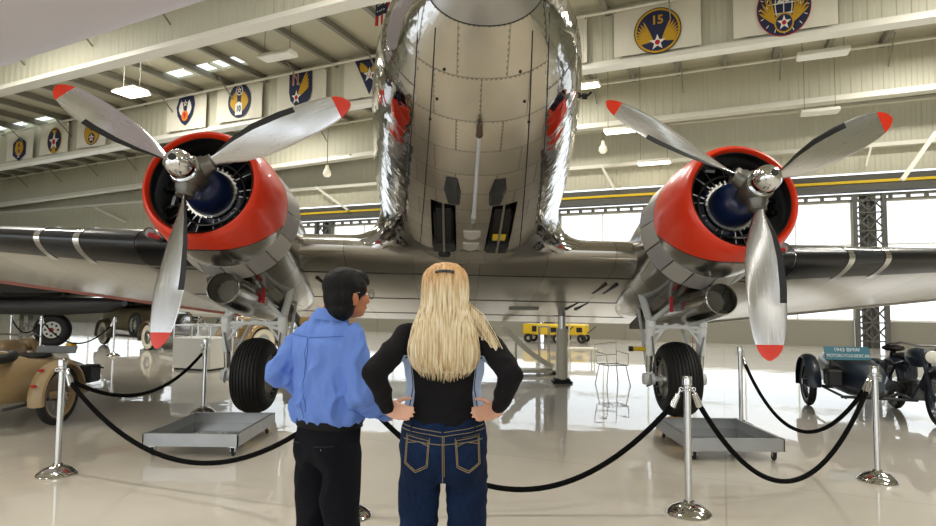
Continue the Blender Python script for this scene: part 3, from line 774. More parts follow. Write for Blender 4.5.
M_blade = bpy.data.materials.new('polished_blade'); M_blade.use_nodes = True
nt = M_blade.node_tree; b = nt.nodes['Principled BSDF']; b.inputs['Base Color'].default_value = rgb('#cfcfd2'); b.inputs['Metallic'].default_value = 1; b.inputs['Roughness'].default_value = .24
tc = nt.nodes.new('ShaderNodeTexCoord'); mp = nt.nodes.new('ShaderNodeMapping'); mp.inputs['Scale'].default_value = (30, 30, 1.5); nt.links.new(tc.outputs['Object'], mp.inputs[0])
n_ = nt.nodes.new('ShaderNodeTexNoise'); n_.inputs['Scale'].default_value = 2; nt.links.new(mp.outputs[0], n_.inputs['Vector'])
mr = nt.nodes.new('ShaderNodeMapRange'); nt.links.new(n_.outputs[0], mr.inputs[0]); mr.inputs['To Min'].default_value = .15; mr.inputs['To Max'].default_value = .34; nt.links.new(mr.outputs[0], b.inputs['Roughness'])

def engine(sx):
    cx = sx * EX; who = 'left' if sx < 0 else 'right'
    AX = (0, 1, 0)
    # cowling ring
    prof = [(.63, 2.62), (.555, 2.50), (.535, 2.40), (.54, 2.34), (.56, 2.31), (.585, 2.32), (.615, 2.37), (.645, 2.48), (.67, 2.62), (.69, 2.8), (.70, 2.95), (.697, 3.05), (.69, 3.13), (.675, 3.13), (.68, 2.95), (.66, 2.75), (.63, 2.62)]
    mb = MB(); mb.lathe(prof, 96, (0, 0, 0), AX)
    cw = mb.build('cowling', red, plane, angle=60); cw.matrix_local = PMT @ Matrix.Translation((cx, 0, 0)); cw['label'] = 'red cowling with bare metal chin'
    def sub(mb, name, m, parent=cw, **k): return mb.build(name, m, parent, **k)
    for k in range(16):       # cowl flaps
        a = 2 * PI * (k + .5) / 16; da = 2 * PI / 16 * .46; mb = MB(); low = math.cos(a) < .35
        fl = .06 if low else .02
        ring = []
        for s, r in ((3.125, .695), (3.46, .695 + fl)):
            ring.append([((r) * math.sin(a + da * q / 3), s, r * math.cos(a + da * q / 3)) for q in range(-3, 4)] + [((r - .015) * math.sin(a + da * q / 3), s, (r - .015) * math.cos(a + da * q / 3)) for q in range(3, -4, -1)])
        mb.loft(ring); sub(mb, 'cowl_flap', [mat('flap_metal', '#a8a6a8', .4, .35), mat('flap_metal_light', '#bdbab6', .4, .35)][k % 2])
    for k in range(4):
        a = 2 * PI * (k + .3) / 4; mb = MB(); mb.box((.705 * math.sin(a), 3.0, .705 * math.cos(a)), (.03, .09, .03)); 
    mb = MB(); mb.lathe([(.528, 2.35), (.527, 2.42), (.547, 2.50), (.60, 2.60), (.645, 2.75), (.66, 3.0), (.66, 3.1), (.655, 3.1), (.655, 3.0), (.64, 2.75), (.595, 2.61), (.542, 2.51), (.522, 2.42), (.523, 2.35), (.528, 2.35)], 72, (0, 0, 0), AX); sub(mb, 'cowl_dark_sheet', M_black)['label'] = 'black sheet added inside the cowl to darken it'  # black sheet added just inside the red cowl so its interior looks dark
    # engine
    mb = MB(); mb.lathe([(.0, 2.30), (.10, 2.30), (.16, 2.34), (.20, 2.40), (.235, 2.5), (.25, 2.6), (.25, 2.72), (.30, 2.74), (.30, 2.95), (0, 2.95)], 40, (cx, 0, 0), AX)
    eng = part(mb, 'radial_engine', M_engblue); eng['label'] = 'dark blue radial engine with black cylinders'
    mb = MB(); mb.lathe([(.25, 2.61), (.278, 2.61), (.278, 2.64), (.25, 2.64)], 40, (cx, 0, 0), AX); 
    for k in range(32):
        a = 2 * PI * k / 32; mb.box((cx + .283 * math.sin(a), 2.60, .283 * math.cos(a)), (.014, .04, .022), Matrix.Rotation(a, 3, 'Y'))
    part(mb, 'stud_ring', M_alu, eng)
    for k in range(9):
        a = 2 * PI * k / 9 + .1; E = Matrix.Rotation(a, 3, 'Y'); mb = MB(); prof = [(.0, .27), (.07, .27)]
        for q in range(11): z = .29 + q * .018; prof += [(.075, z), (.098, z + .003), (.098, z + .007), (.075, z + .010)]
        prof += [(.10, .50), (.085, .54), (0, .55)]
        ax_ = E @ Vector((0, 0, 1)); mb.lathe(prof, 18, (cx, 2.80, 0), ax_)
        for q in (-1, 1): mb.box(Vector((cx, 2.74, 0)) + ax_ * .53 + E @ Vector((q * .07, 0, 0)), (.055, .11, .06), E, bev=.01)
        cy = part(mb, 'cylinder', M_black, eng)
    for k in range(9):
        a = 2 * PI * k / 9 + .1 + PI / 9; E = Matrix.Rotation(a, 3, 'Y'); mb = MB(); prof = [(.0, .27), (.08, .27), (.09, .5), (.07, .55), (0, .56)]
        mb.lathe(prof, 14, (cx, 3.02, 0), E @ Vector((0, 0, 1))); part(mb, 'rear_cylinder', M_black, eng)
    for k in range(9):
        a = 2 * PI * k / 9 + .1
        for q in (-1, 1):
            mb = MB(); p0 = Vector((cx + .285 * math.sin(a + q * .10), 2.66, .285 * math.cos(a + q * .10))); p1 = Vector((cx + .52 * math.sin(a + q * .14), 2.70, .52 * math.cos(a + q * .14))); mb.tube([p0, p1], .0085, 8); part(mb, 'pushrod_tube', M_alu, eng)
    mb = MB(); mb.torus((cx, 2.62, 0), .36, .014, AX, 48, 8); part(mb, 'ignition_ring', M_black, eng)
    mb = MB()
    for a0, a1, r0 in ((2.2, 3.3, .40),): mb.tube([(cx + r0 * math.sin(a0 + (a1 - a0) * k / 12), 2.5, r0 * math.cos(a0 + (a1 - a0) * k / 12)) for k in range(13)], .007, 6)
    part(mb, 'harness_cable', M_galu, eng)
    mb = MB(); mb.lathe([(0, 3.1), (.62, 3.1), (.62, 3.12), (0, 3.12)], 40, (cx, 0, 0), AX); part(mb, 'baffle', M_black, eng)
    # propeller
    mb = MB(); mb.lathe([(0, -.36), (.025, -.36), (.025, -.352)], 24, (0, 0, 0), AX)
    mb = MB(); mb.lathe([(.0, -.37), (.022, -.37), (.05, -.362), (.09, -.335), (.12, -.29), (.135, -.23), (.138, -.17), (.132, -.15), (.132, -.12), (.145, -.12), (.145, -.08), (0, -.08)], 40, (0, 0, 0), AX)
    prop = mb.build('propeller', M_chrome, plane); prop.matrix_local = PMT @ Matrix.Translation((cx, SP, 0)); prop['label'] = 'three bladed propeller with chrome dome'
    mb = MB(); mb.lathe([(0, -.385), (.028, -.385), (.034, -.380), (.034, -.36), (0, -.36)], 20, (0, 0, 0), AX); mb.build('dome_plug', M_black, prop)
    mb = MB(); mb.lathe([(0, -.10), (.15, -.10), (.165, -.06), (.165, .07), (.12, .10), (.09, .28), (0, .28)], 36, (0, 0, 0), AX)
    for an in (182, 302, 62):
        E = Matrix.Rotation(R(an), 3, 'Y'); mb.lathe([(0, .05), (.105, .05), (.105, .17), (.088, .20), (.088, .25), (.07, .26), (0, .26)], 24, (0, 0, 0), E @ Vector((0, 0, 1)))
    mb.build('hub', mat('hub_grey_steel', '#6f6d68', .35, .8, var=.2, var_scale=20), prop)
    bm_ = blade_mb(); first = None
    for an in (182, 302, 62):
        if first is None: o = first = bm_.build('blade', [M_blade, M_tip, mat('black_blade_boot', '#101114', .5)], prop)
        else: o = first.copy(); col.objects.link(o); o.parent = prop
        o.rotation_euler = (0, R(an), 0)
    # nacelle behind the cowl
    mb = MB(); rings = []
    for s, w_, t_, bt in ((3.2, .60, .60, -.60), (3.6, .64, .63, -.66), (4.0, .64, .60, -.74), (4.5, .62, .55, -.80), (5.1, .58, .40, -.82), (5.7, .52, .25, -.76), (6.2, .42, .1, -.66), (6.7, .28, -.05, -.55), (7.0, .12, -.15, -.46), (7.15, .03, -.25, -.40)):
        hc = (t_ + bt) / 2 + .05
        rings.append([(cx + w_ * math.copysign(abs(math.sin(a)) ** .9, math.sin(a)), s, hc + ((t_ - hc) if math.cos(a) > 0 else (hc - bt)) * math.cos(a)) for a in [2 * PI * j / 56 for j in range(56)]])
    mb.loft(rings); nac = part(mb, 'nacelle', M_nac)
    # nacelle stays closed: flat plate coloured dark in place of an open wheel well
    mb = MB(); mb.prism([(cx - .36, 5.0), (cx + .36, 5.0), (cx + .26, 5.8), (cx - .26, 5.8)], -.875, -.80, lambda x, y, z: (x, y, z)); part(mb, 'wheel_bay_plate', mat('dark_bay_plate', '#57564b', .6), nac, smooth=False)
    # oil cooler scoop
    mb = MB(); c0 = Vector((cx + sx * 0.05 + .05, 3.26, -.905)); c1 = Vector((cx - sx * .02, 5.0, -.84))
    rings = []
    for k, (t, r) in enumerate(((0.25, .10), (.02, .165), (0, .178), (.005, .19), (.05, .20), (.2, .215), (.6, .21), (1, .16))):
        c = c0.lerp(c1, t); rings.append([c + Vector((r * math.cos(q * PI / 16), 0, r * math.sin(q * PI / 16))) for q in range(32)])
    mb.loft(rings); sc_ = part(mb, 'oil_cooler_scoop', M_nac)
    mb = MB(); mb.lathe([(0, 0), (.165, 0), (.165, .01), (0, .01)], 24, c0.lerp(c1, .13), AX)
    for q in range(-4, 5): mb.box(c0.lerp(c1, .12) + Vector((q * .034, 0, 0)), (.006, .01, .30 * math.sqrt(1 - (q / 5) ** 2)))
    part(mb, 'cooler_core', M_grey, sc_)
    mb = MB(); mb.add([(cx + sx * .19, 3.62, -.62), (cx + sx * .37, 3.66, -.70), (cx + sx * .33, 3.68, -.86), (cx + sx * .19, 3.64, -.80)] + [(cx + sx * .19, 3.9, -.62), (cx + sx * .33, 3.9, -.70), (cx + sx * .3, 3.9, -.86), (cx + sx * .19, 3.9, -.80)], [(0, 1, 2, 3), (4, 5, 6, 7), (0, 1, 5, 4), (1, 2, 6, 5), (2, 3, 7, 6), (3, 0, 4, 7)]); part(mb, 'exhaust_outlet', M_dark, smooth=False)
    # main gear: oleo legs, truss, wheel. In the Empty's axes, standing on the floor
    def W(x, y, z): return Vector((x, y, z)) - ROOTP
    wx = -2.77 if sx < 0 else 2.755; wy = 7.95; rz_ = .487
    tops = pw(cx, 5.0, -.70)
    for q in (-1, 1):
        x = wx + (-.37 if q < 0 else (.36 if sx < 0 else .30))
        top = pw(cx + q * .335 + .06 * (q == -sx) * -sx, 4.75, -.45); knee = W(x, wy - .10, 1.20); axle = W(x, wy, rz_)
        mb = MB(); mb.tube([top, knee], .05, 14); mb.tube([knee + Vector((0, 0, .06)), knee + Vector((0, .02, -.12))], .064, 14); mb.tube([knee, knee.lerp(axle, .55)], .058, 14); mb.tube([knee.lerp(axle, .5), axle + Vector((0, 0, -.05))], .038, 12)
        mb.box(knee, (.11, .12, .09), bev=.02); mb.tube([axle - Vector((.07, 0, 0)), axle + Vector((.07, 0, 0))], .075, 14)
        st = mb.build('landing_strut', M_white, plane)
        mb = MB(); mb.tube([knee.lerp(axle, .57), knee.lerp(axle, .86)], .044, 14); mb.build('piston', M_chrome, st)
        mb = MB(); mb.tube([knee + Vector((0, -.06, -.15)), axle + Vector((-q * .08, -.08, .05))], .012, 6); mb.tube([axle + Vector((0, -.07, .06)), axle + Vector((0, -.11, -.06)), axle + Vector((q * .03, -.02, -.09))], .014, 6); mb.build('brake_line', M_galu, st)
        # diagonal brace from the knee inwards and up
        mb = MB(); mb.tube([knee + Vector((0, 0, .04)), pw(cx - sx * .05 + q * .02, 4.3, -.74)], .03, 10); mb.build('side_brace', M_white, plane)
        mb = MB(); mb.tube([axle + Vector((0, .08, .15)), W(x * .0 + wx + q * .25, wy + .9, 1.45)], .022, 10); mb.build('drag_brace', M_white, plane)
    kl = W(wx - .37, wy - .10, 1.17); kr = W(wx + (.36 if sx < 0 else .30), wy - .10, 1.17)
    mb = MB(); mb.tube([kl, kr], .028, 10); mb.tube([kl + Vector((0, 0, -.09)), kl.lerp(kr, .5) + Vector((0, 0, .03))], .022, 8); mb.tube([kr + Vector((0, 0, -.09)), kl.lerp(kr, .5) + Vector((0, 0, .03))], .022, 8)
    mb.tube([kl + Vector((0, 0, -.26)), kl.lerp(kr, .28) + Vector((0, 0, 0)), kl.lerp(kr, .72), kr + Vector((0, 0, -.26))], .02, 8)
    for t in (.3, .7): mb.tube([kl.lerp(kr, t), kl.lerp(kr, t) + Vector((0, 0, .05))], .03, 8)
    mb.build('gear_truss', M_white, plane)
    # wheel
    c = W(wx, wy, rz_)
    mb = MB(); prof = []
    hw_ = .215
    for k in range(121):
        a = PI * k / 120 - PI / 2; x = hw_ * math.sin(a); r = .28 + .207 * max(0, math.cos(a)) ** .62
        if abs(x) < .17: r -= .012 * (1 if ((x + .3) % .042) < .012 else 0)
        prof.append((r, x))
    rg_ = []
    full = [(.26, -.17), (.29, -.205)] + prof[1:-1] + [(.29, .205), (.26, .17)]
    mb.lathe(full, 72, c, (1, 0, 0)); wh = mb.build('wheel', M_rubber, plane); wh['label'] = 'black grooved main tyre with grey spoked hub'
    mb = MB()
    for q in (-1, 1):
        mb.lathe([(0, .20), (.06, .20), (.075, .16), (.10, .15), (.11, .11), (.2, .09), (.25, .13), (.275, .17), (.285, .2), (.295, .2), (.295, .14), (0, .05)], 40, c, (q, 0, 0))
        for k in range(10):
            a = 2 * PI * k / 10; mb.box(c + Vector((q * .125, .175 * math.cos(a), .175 * math.sin(a))), (.05, .14, .025), Matrix.Rotation(a, 3, 'X'), bev=.008)
        for k in range(12):
            a = 2 * PI * k / 12; mb.ell(c + Vector((q * .19, .262 * math.cos(a), .262 * math.sin(a))), (.012, .01, .01), 8, 6)
    mb.build('rim', M_alu, wh)
    mb = MB(); mb.tube([c - Vector((.36, 0, 0)), c + Vector((.36, 0, 0))], .035, 12); mb.build('axle', M_white, plane)
    # yellow pin
    if sx > 0: mb = MB(); mb.tube([W(wx - .60, wy - .05, .88), W(wx - .34, wy - .05, .88)], .03, 10); o = mb.build('gear_lock_pin', M_yel, plane); mb = MB(); mb.tube([W(wx - .64, wy - .05, .88), W(wx - .59, wy - .05, .88)], .034, 10); mb.build('pin_end', M_black, o)
    # red streamer
    q = pw(cx - sx * .24, 3.95, -.72); mb = MB(); mb.box(q + Vector((0, 0, -.12)), (.045, .006, .2), bev=.002); mb.build('warning_streamer', M_redflag, plane)
    return prop
for sx in (-1, 1): engine(sx)
# red streamers on thin cords below the outer wings
for (x, y_, h) in ((-4.05, .82, 1), (4.55, .8, 1)):
    q = PMT @ wing_low(x, .9); mb = MB(); mb.tube([q + Vector((.1, 0, -.0)), q + Vector((-.12, 0, -.02))], .03, 8); mb.box(q + Vector((-.05, 0, -.3)), (.012, .006, .55)); mb.build('warning_streamer', M_redflag, plane)
# ------------------------------------------------------------------ barrier posts and ropes
M_steel = mat('polished_steel_post', '#cfd0d1', .14, 1)
M_chr2 = mat('chrome_base', '#c9c8c6', .07, 1, bump=(9, .25, .01))
M_rope = mat('black_velvet_rope', '#060607', .9, spec=.15, bump=(90, .3, .003))
def post_proto():
    root = empty('barrier_post')
    mb = MB(); mb.lathe([(0, .0), (.15, .0), (.155, .008), (.15, .016), (.135, .03), (.105, .052), (.07, .066), (.045, .072), (.035, .09), (0, .09)], 48); mb.build('base', M_chr2, root)
    mb = MB(); mb.lathe([(0, .06), (.0245, .06), (.0245, .90), (0, .90)], 28); mb.build('pole', M_steel, root)
    mb = MB(); mb.lathe([(0, .86), (.027, .86), (.033, .865), (.033, .872), (.027, .878), (.027, .90), (.034, .905), (.034, .955), (.030, .965), (0, .967)], 28); cpp = mb.build('cap', M_steel, root)
    mb = MB()
    for a in range(4): mb.torus((.045 * math.cos(a * PI / 2), .045 * math.sin(a * PI / 2), .872), .014, .004, (-math.sin(a * PI / 2), math.cos(a * PI / 2), 0), 16, 6)
    mb.build('hook_ring', M_steel, cpp)
    return root
POST = post_proto()
def post(x, y, label, first=[True]):
    o = POST if first[0] else copy_tree(POST); first[0] = False
    o.location = (x, y, 0); o['label'] = label; o['category'] = 'barrier post'; o['group'] = 'polished posts of the rope barrier'
    return Vector((x, y, .872))
pA = P(61, 474, 5.15); pA = post(-3.44, 5.15, 'polished barrier post at the left beside the beige motorcycle wheel')
pH = post(-.80, 4.25, 'barrier post hidden behind the man, only its base showing by his leg')
pB = post(1.585, 4.36, 'nearest barrier post, in front of the right main wheel')
pC = post(3.50, 5.2, 'polished barrier post in front of the dark blue motorcycle')
pD = post(3.32, 7.35, 'distant barrier post behind the right drip tray')
pE = post(-3.42, 7.9, 'distant barrier post behind the left drip tray')
def rope(a, b, sag, label, r=.019):
    a = Vector(a); b = Vector(b); d = (b - a); d.z = 0; d.normalize()
    pts = catenary(a + d * .10 + Vector((0, 0, -.10)), b - d * .10 + Vector((0, 0, -.10)), sag, 36)
    mb = MB(); mb.tube(pts, r, 12); o = mb.build('barrier_rope', M_rope); tag(o, label, 'rope', 'black ropes of the barrier')
    for p, q in ((a, pts[0]), (b, pts[-1])):
        mb = MB(); s_ = (d if p is a else -d) * .05; t0 = p + s_; tt = (q - t0); mb.tube([t0, t0 + tt * .45], .007, 8); mb.tube([t0 + tt * .35, t0 + tt * 1.25], [.018, .025], 14); mb.build('end_ferrule', M_steel, o)
    return o
rope(pA, pH, .54, 'black rope sagging from the left post to behind the man')
rope(pH, pB, .60, 'black rope sagging behind the woman towards the nearest post')
rope(pB, pC, .66, 'black rope between the nearest post and the post by the blue motorcycle')
rope(pD, pC, .58, 'black rope from the distant post behind the right tray to the blue motorcycle post')
rope(pA, pE, .30, 'black rope from the left post to the distant post behind the left tray')

# ------------------------------------------------------------------ drip trays, chocks
M_tray = mat('galvanised_tray', '#a3a5a7', .3, .6, var=.15, var_scale=5)
def tray(x0, x1, y0, y1, label):
    root = empty('drip_tray', ((x0 + x1) / 2, (y0 + y1) / 2, 0), 0, label, 'drip tray', 'wheeled drip trays under the engines')
    w, d = x1 - x0, y1 - y0; zt, zb = .215, .10; mb = MB(); s = .012
    
    for sx in (-1, 1): mb.box((sx * (w / 2 - s / 2), 0, (zt + zb) / 2), (s, d, zt - zb)); mb.box((sx * (w / 2 - .016), 0, zt), (.034, d, .006))
    for sy in (-1, 1): mb.box((0, sy * (d / 2 - s / 2), (zt + zb) / 2), (w, s, zt - zb)); mb.box((0, sy * (d / 2 - .016), zt), (w, .034, .006))
    mb.build('rim', M_tray, root, smooth=False)
    mb = MB(); mb.box((0, 0, zb + .004), (w - .026, d - .026, .008)); mb.build('pan', mat('shiny_pan_floor', '#c9c8c4', .08, 1), root, smooth=False)['label'] = 'shiny flat pan floor'
    for sx in (-1, 1):
        for sy in (-1, 1):
            c = Vector((sx * (w / 2 - .07), sy * (d / 2 - .06), 0)); mb = MB()
            mb.box(c + Vector((0, 0, .094)), (.07, .07, .012)); 
            for q in (-1, 1): mb.box(c + Vector((q * .02, .01, .065)), (.004, .035, .05))
            k = mb.build('caster', M_steel, root, smooth=False)
            mb = MB(); mb.lathe([(0, -.012), (.034, -.012), (.037, -.006), (.037, .006), (.034, .012), (0, .012)], 20, c + Vector((0, .015, .038)), (1, 0, 0)); mb.build('caster_wheel', M_rubber, k)
    return root
tray(-3.04, -2.14, 5.72, 6.8, 'grey wheeled drip tray standing in front of the left main wheel')
tray(2.10, 3.0, 5.74, 6.75, 'grey wheeled drip tray standing in front of the right main wheel')
M_chock = mat('yellow_chock', '#d9a514', .5)
def chock(x, y, label):
    mb = MB(); mb.prism([(-.11, 0), (.11, 0), (.07, .10), (-.04, .10)], -.15, .15, lambda a, b, c: (c, a, b)); o = mb.build('wheel_chock', M_chock, smooth=False); o.location = (x, y, 0)
    tag(o, label, 'wheel chock', 'yellow chocks at the main wheels')
chock(-2.50, 7.33, 'yellow wooden chock against the left main tyre')
chock(2.46, 7.33, 'yellow wooden chock against the right main tyre')
# ------------------------------------------------------------------ people
from mathutils import noise
def solid(mb, name, mats, parent, voxel=.006, smooth_it=4, fold=None, keep=None):
    """join the overlapping closed shapes of mb into one continuous skin"""
    o = mb.build(name, mats, parent, angle=None)
    evaluated(o, [('REMESH', dict(mode='VOXEL', voxel_size=voxel)), ('SMOOTH', dict(factor=.6, iterations=smooth_it))])
    me = o.data; me.materials.clear()
    for m in (mats if isinstance(mats, (list, tuple)) else [mats]): me.materials.append(m)
    if fold:
        me.update(); nn = [v.normal.copy() for v in me.vertices]
        for v, n_ in zip(me.vertices, nn): v.co += n_ * fold(v.co)
    me.polygons.foreach_set('use_smooth', [True] * len(me.polygons)); me.polygons.foreach_set('material_index', [0] * len(me.polygons))
    me.update()
    return o
def limb(mb, pts, rs, n=20):
    P_ = [Vector(p) for p in pts]; fine = []; fr = []
    for i in range(len(P_) - 1):
        for k in range(4):
            fine.append(P_[i].lerp(P_[i + 1], k / 4)); fr.append(rs[i] + (rs[i + 1] - rs[i]) * k / 4)
    fine.append(P_[-1]); fr.append(rs[-1]); mb.tube(fine, fr, n)
    for p, r in zip(P_, rs): mb.ell(p, (r * .99, r * .99, r * .99), 18, 12)
def rings_e(mb, rows, n=40, e=1.0):
    mb.loft([[(cx + rx * math.copysign(abs(math.cos(2 * PI * j / n)) ** e, math.cos(2 * PI * j / n)), cy + ry * math.copysign(abs(math.sin(2 * PI * j / n)) ** e, math.sin(2 * PI * j / n)), z) for j in range(n)] for cx, cy, z, rx, ry in rows])
def hand(mb, wrist, d, up, palm_n, curl=.3, side=1, s=1.0):
    """palm and five unequal fingers; d runs from the wrist to the knuckles, up towards the thumb side"""
    d = Vector(d).normalized(); pn = Vector(palm_n).normalized(); up = (Vector(up) - d * Vector(up).dot(d)).normalized(); pn = d.cross(up) * (1 if d.cross(up).dot(pn) > 0 else -1); w = Vector(wrist)
    kn = w + d * .085 * s
    for k in range(4):
        o = up * (.030 - .020 * k) * s; limb(mb, [w + o * .6, w + d * .05 * s + o * .95, kn + o], [.017 * s, .0145 * s, .011 * s], 12)
        L = (.070, .078, .072, .057)[k] * s; p = kn + o; dd = d.copy(); pts = [p]
        for q in range(3):
            dd = (dd + pn * math.tan(curl * (.5 + .4 * q)) ).normalized(); p = p + dd * L * (.45, .32, .23)[q]; pts.append(p)
        limb(mb, pts, [.0095 * s, .0088 * s, .0078 * s, .0066 * s], 10)
    t0 = w + d * .02 * s + up * .02 * s; t1 = t0 + (d * .6 + up * .7 + pn * .3).normalized() * .045 * s; t2 = t1 + (d * .8 + up * .4 + pn * .4).normalized() * .034 * s; t3 = t2 + (d * .9 + up * .15 + pn * .4).normalized() * .026 * s
    limb(mb, [t0, t1, t2, t3], [.016 * s, .012 * s, .0105 * s, .0085 * s], 12)
def head(mb, c, yaw, s=1.0):
    """head with jaw, brow, nose, lips and ears; looks along +y turned by yaw"""
    E = Matrix.Rotation(yaw, 3, 'Z'); c = Vector(c)
    def A(p, r): mb.ell(c + E @ (Vector(p) * s), [q * s for q in r], 22, 16, E)
    A((0, -.012, .03), (.076, .094, .086)); A((0, .028, -.03), (.062, .068, .078)); A((0, .056, -.078), (.034, .032, .026)); A((0, .03, .045), (.066, .062, .05))
    A((0, .083, .022), (.048, .016, .012)); A((0, .094, -.012), (.013, .016, .030)); A((0, .106, -.030), (.016, .014, .012)); A((0, .090, -.056), (.024, .011, .007)); A((0, .088, -.066), (.020, .010, .007))
    for q in (-1, 1):
        A((q * .048, .05, -.02), (.024, .034, .028)); A((q * .075, -.005, -.020), (.010, .020, .032)); A((q * .084, -.012, -.008), (.007, .014, .020))
    return E
M_skinw = mat('skin_light', '#dba78f', .5); M_skinm = mat('skin_tan', '#b87552', .5)
for m_ in (M_skinw, M_skinm): m_.node_tree.nodes['Principled BSDF'].inputs['Subsurface Weight'].default_value = .08
M_eye = mat('eye_white', '#e8e4de', .2); M_iris = mat('eye_dark', '#22160f', .2)
def eyes(c, E, parent, s=1.0):
    for q in (-1, 1):
        mb = MB(); mb.ell(Vector(c) + E @ Vector((q * .031, .078, .006)) * s, (.012, .012, .010), 14, 10); o = mb.build('eye', M_eye, parent)
        mb = MB(); mb.ell(Vector(c) + E @ Vector((q * .031, .088, .006)) * s, (.0055, .003, .0055), 12, 8); mb.build('iris', M_iris, o)
def folds(amp, sx, sz, seed=0, amp2=0):
    def f(p):
        q = Vector((p.x * sx + seed, p.y * sx, p.z * sz)); v = noise.noise(q) ; v = 1 - abs(v) * 2.4
        return amp * (v - .5) + amp2 * noise.noise(Vector((p.x * 5 + seed, p.y * 5, p.z * 4)))
    return f
def cloth(name, c, rough=.85, weave=400, bump_s=.15, var=.06, streak=None):
    return mat(name, c, rough, bump=(weave, bump_s, .002), var=var, var_scale=9, spec=.15)

# ---- the woman: back to us, hands on hips
W_ = empty('person', (-.090, 2.42, 0), 0, 'person seen from behind with long blonde hair, black jacket and blue jeans, hands on hips', 'person', None)
hc = Vector((0, .015, 1.530))
mb = MB(); E = head(mb, hc, R(4), .97)
limb(mb, [(0, -.005, 1.47), (0, -.01, 1.40), (0, -.015, 1.34)], [.052, .052, .055])
rings_e(mb, [(0, -.0, .84, .13, .08), (0, -.0, .93, .140, .09), (0, 0, 1.03, .130, .09), (0, 0, 1.13, .120, .085), (0, 0, 1.25, .145, .10), (0, -.01, 1.34, .16, .085), (0, -.01, 1.385, .11, .06)])
AR = {}
for q in (-1, 1):
    sh = Vector((q * .158, -.01, 1.345)); el = Vector((q * .256, -.17, 1.225)); wr = Vector((q * .212, -.055, 1.072)); AR[q] = (sh, el, wr)
    limb(mb, [sh, el, wr], [.046, .036, .024])
    tip = Vector((q * .120, -.125, 1.068)); hand(mb, wr, (tip - wr), (q * .15, .35, .9) if q > 0 else (-.15, .35, .9), (-q * .5, 1, -.1), .07, q, .78)
    limb(mb, [(q * .085, 0, .86), (q * .088, .01, .50), (q * .09, 0, .42), (q * .092, -.02, .28), (q * .095, -.01, .09)], [.065, .055, .05, .052, .036])
    mb.ell((q * .098, .06, .045), (.042, .12, .04), 18, 12)
body = solid(mb, 'body', M_skinw, W_, .0055, 3); body['label'] = 'head, hands and figure'
eyes(hc, E, W_, .97)
for q in (-1, 1):
    mb = MB(); mb.box((q * .098, .05, .016), (.095, .27, .03), bev=.012); rings_e(mb, [(q * .098, .055, .03, .05, .135), (q * .098, .05, .065, .045, .115), (q * .097, .0, .10, .044, .065), (q * .096, -.01, .14, .044, .05)], 24); solid(mb, 'shoe', mat('black_leather', '#121212', .4), W_, .007, 3)
# jeans
denim = bpy.data.materials.new('dark_blue_denim'); denim.use_nodes = True
nt = denim.node_tree; b = nt.nodes['Principled BSDF']; b.inputs['Roughness'].default_value = .9; b.inputs['Specular IOR Level'].default_value = .15
tc = nt.nodes.new('ShaderNodeTexCoord'); n_ = nt.nodes.new('ShaderNodeTexNoise'); n_.inputs['Scale'].default_value = 5; n_.inputs['Detail'].default_value = 6; nt.links.new(tc.outputs['Object'], n_.inputs['Vector'])
mp = nt.nodes.new('ShaderNodeMapping'); mp.inputs['Scale'].default_value = (260, 260, 18); n2 = nt.nodes.new('ShaderNodeTexNoise'); n2.inputs['Scale'].default_value = 1; nt.links.new(tc.outputs['Object'], mp.inputs[0]); nt.links.new(mp.outputs[0], n2.inputs['Vector'])
rp = nt.nodes.new('ShaderNodeValToRGB'); rp.color_ramp.elements[0].position = .35; rp.color_ramp.elements[0].color = rgb('#0a1223'); rp.color_ramp.elements[1].position = .75; rp.color_ramp.elements[1].color = rgb('#1a3157')
av = math_node(nt, 'ADD', math_node(nt, 'MULTIPLY', n_.outputs[0], .6), math_node(nt, 'MULTIPLY', n2.outputs[0], .4)); nt.links.new(av, rp.inputs[0]); nt.links.new(rp.outputs[0], b.inputs['Base Color'])
bp = nt.nodes.new('ShaderNodeBump'); bp.inputs['Strength'].default_value = .25; bp.inputs['Distance'].default_value = .002; nt.links.new(n2.outputs[0], bp.inputs['Height']); nt.links.new(bp.outputs[0], b.inputs['Normal'])
mb = MB()
rings_e(mb, [(0, -.0, .80, .150, .100), (0, -.0, .86, .168, .115), (0, -.01, .93, .176, .132), (0, -.005, .99, .168, .118), (0, 0, 1.05, .155, .103)])
for q in (-1, 1):
    mb.ell((q * .074, -.045, .875), (.088, .088, .115), 24, 16)
    limb(mb, [(q * .088, 0, .84), (q * .094, -.005, .74), (q * .096, .01, .50), (q * .097, -.01, .30), (q * .098, -.005, .07)], [.088, .082, .072, .066, .068])
jeans = solid(mb, 'jeans', denim, W_, .0065, 14, folds(.005, 9, 16, 3, .002))
# stitching, laid on the cloth
def lay(o, lines, name, m, parent, r=.0016, off=.0012, closed=False, ydir=1):
    bvh = BVHTree.FromPolygons([v.co for v in o.data.vertices], [p.vertices[:] for p in o.data.polygons]); mb = MB()
    for ln in lines:
        pts = []
        for (x0, z0), (x1, z1) in zip(ln, ln[1:]):
            n_ = max(2, int(math.hypot(x1 - x0, z1 - z0) / .008))
            for k in range(n_ + (1 if (x1, z1) == ln[-1] else 0)):
                x, z = x0 + (x1 - x0) * k / n_, z0 + (z1 - z0) * k / n_
                h = bvh.ray_cast(Vector((x, -1 * ydir, z)), Vector((0, ydir, 0)))
                if h[0] is not None: pts.append(h[0] + h[1] * off)
        if len(pts) > 1: mb.tube(pts, r, 5)
    return mb.build(name, m, parent)
M_stitch = mat('gold_stitching', '#8a7a5a', .7)
M_seamd = mat('dark_cloth_seam', '#0c1524', .8)
lines = [[(-.165, 1.015), (0, .998), (.165, 1.015)], [(-.168, 1.00), (0, .984), (.168, 1.00)], [(0, .985), (.002, .80)], [(.006, .985), (.008, .83)], [(-.15, .965), (0, .955), (.15, .965)]]
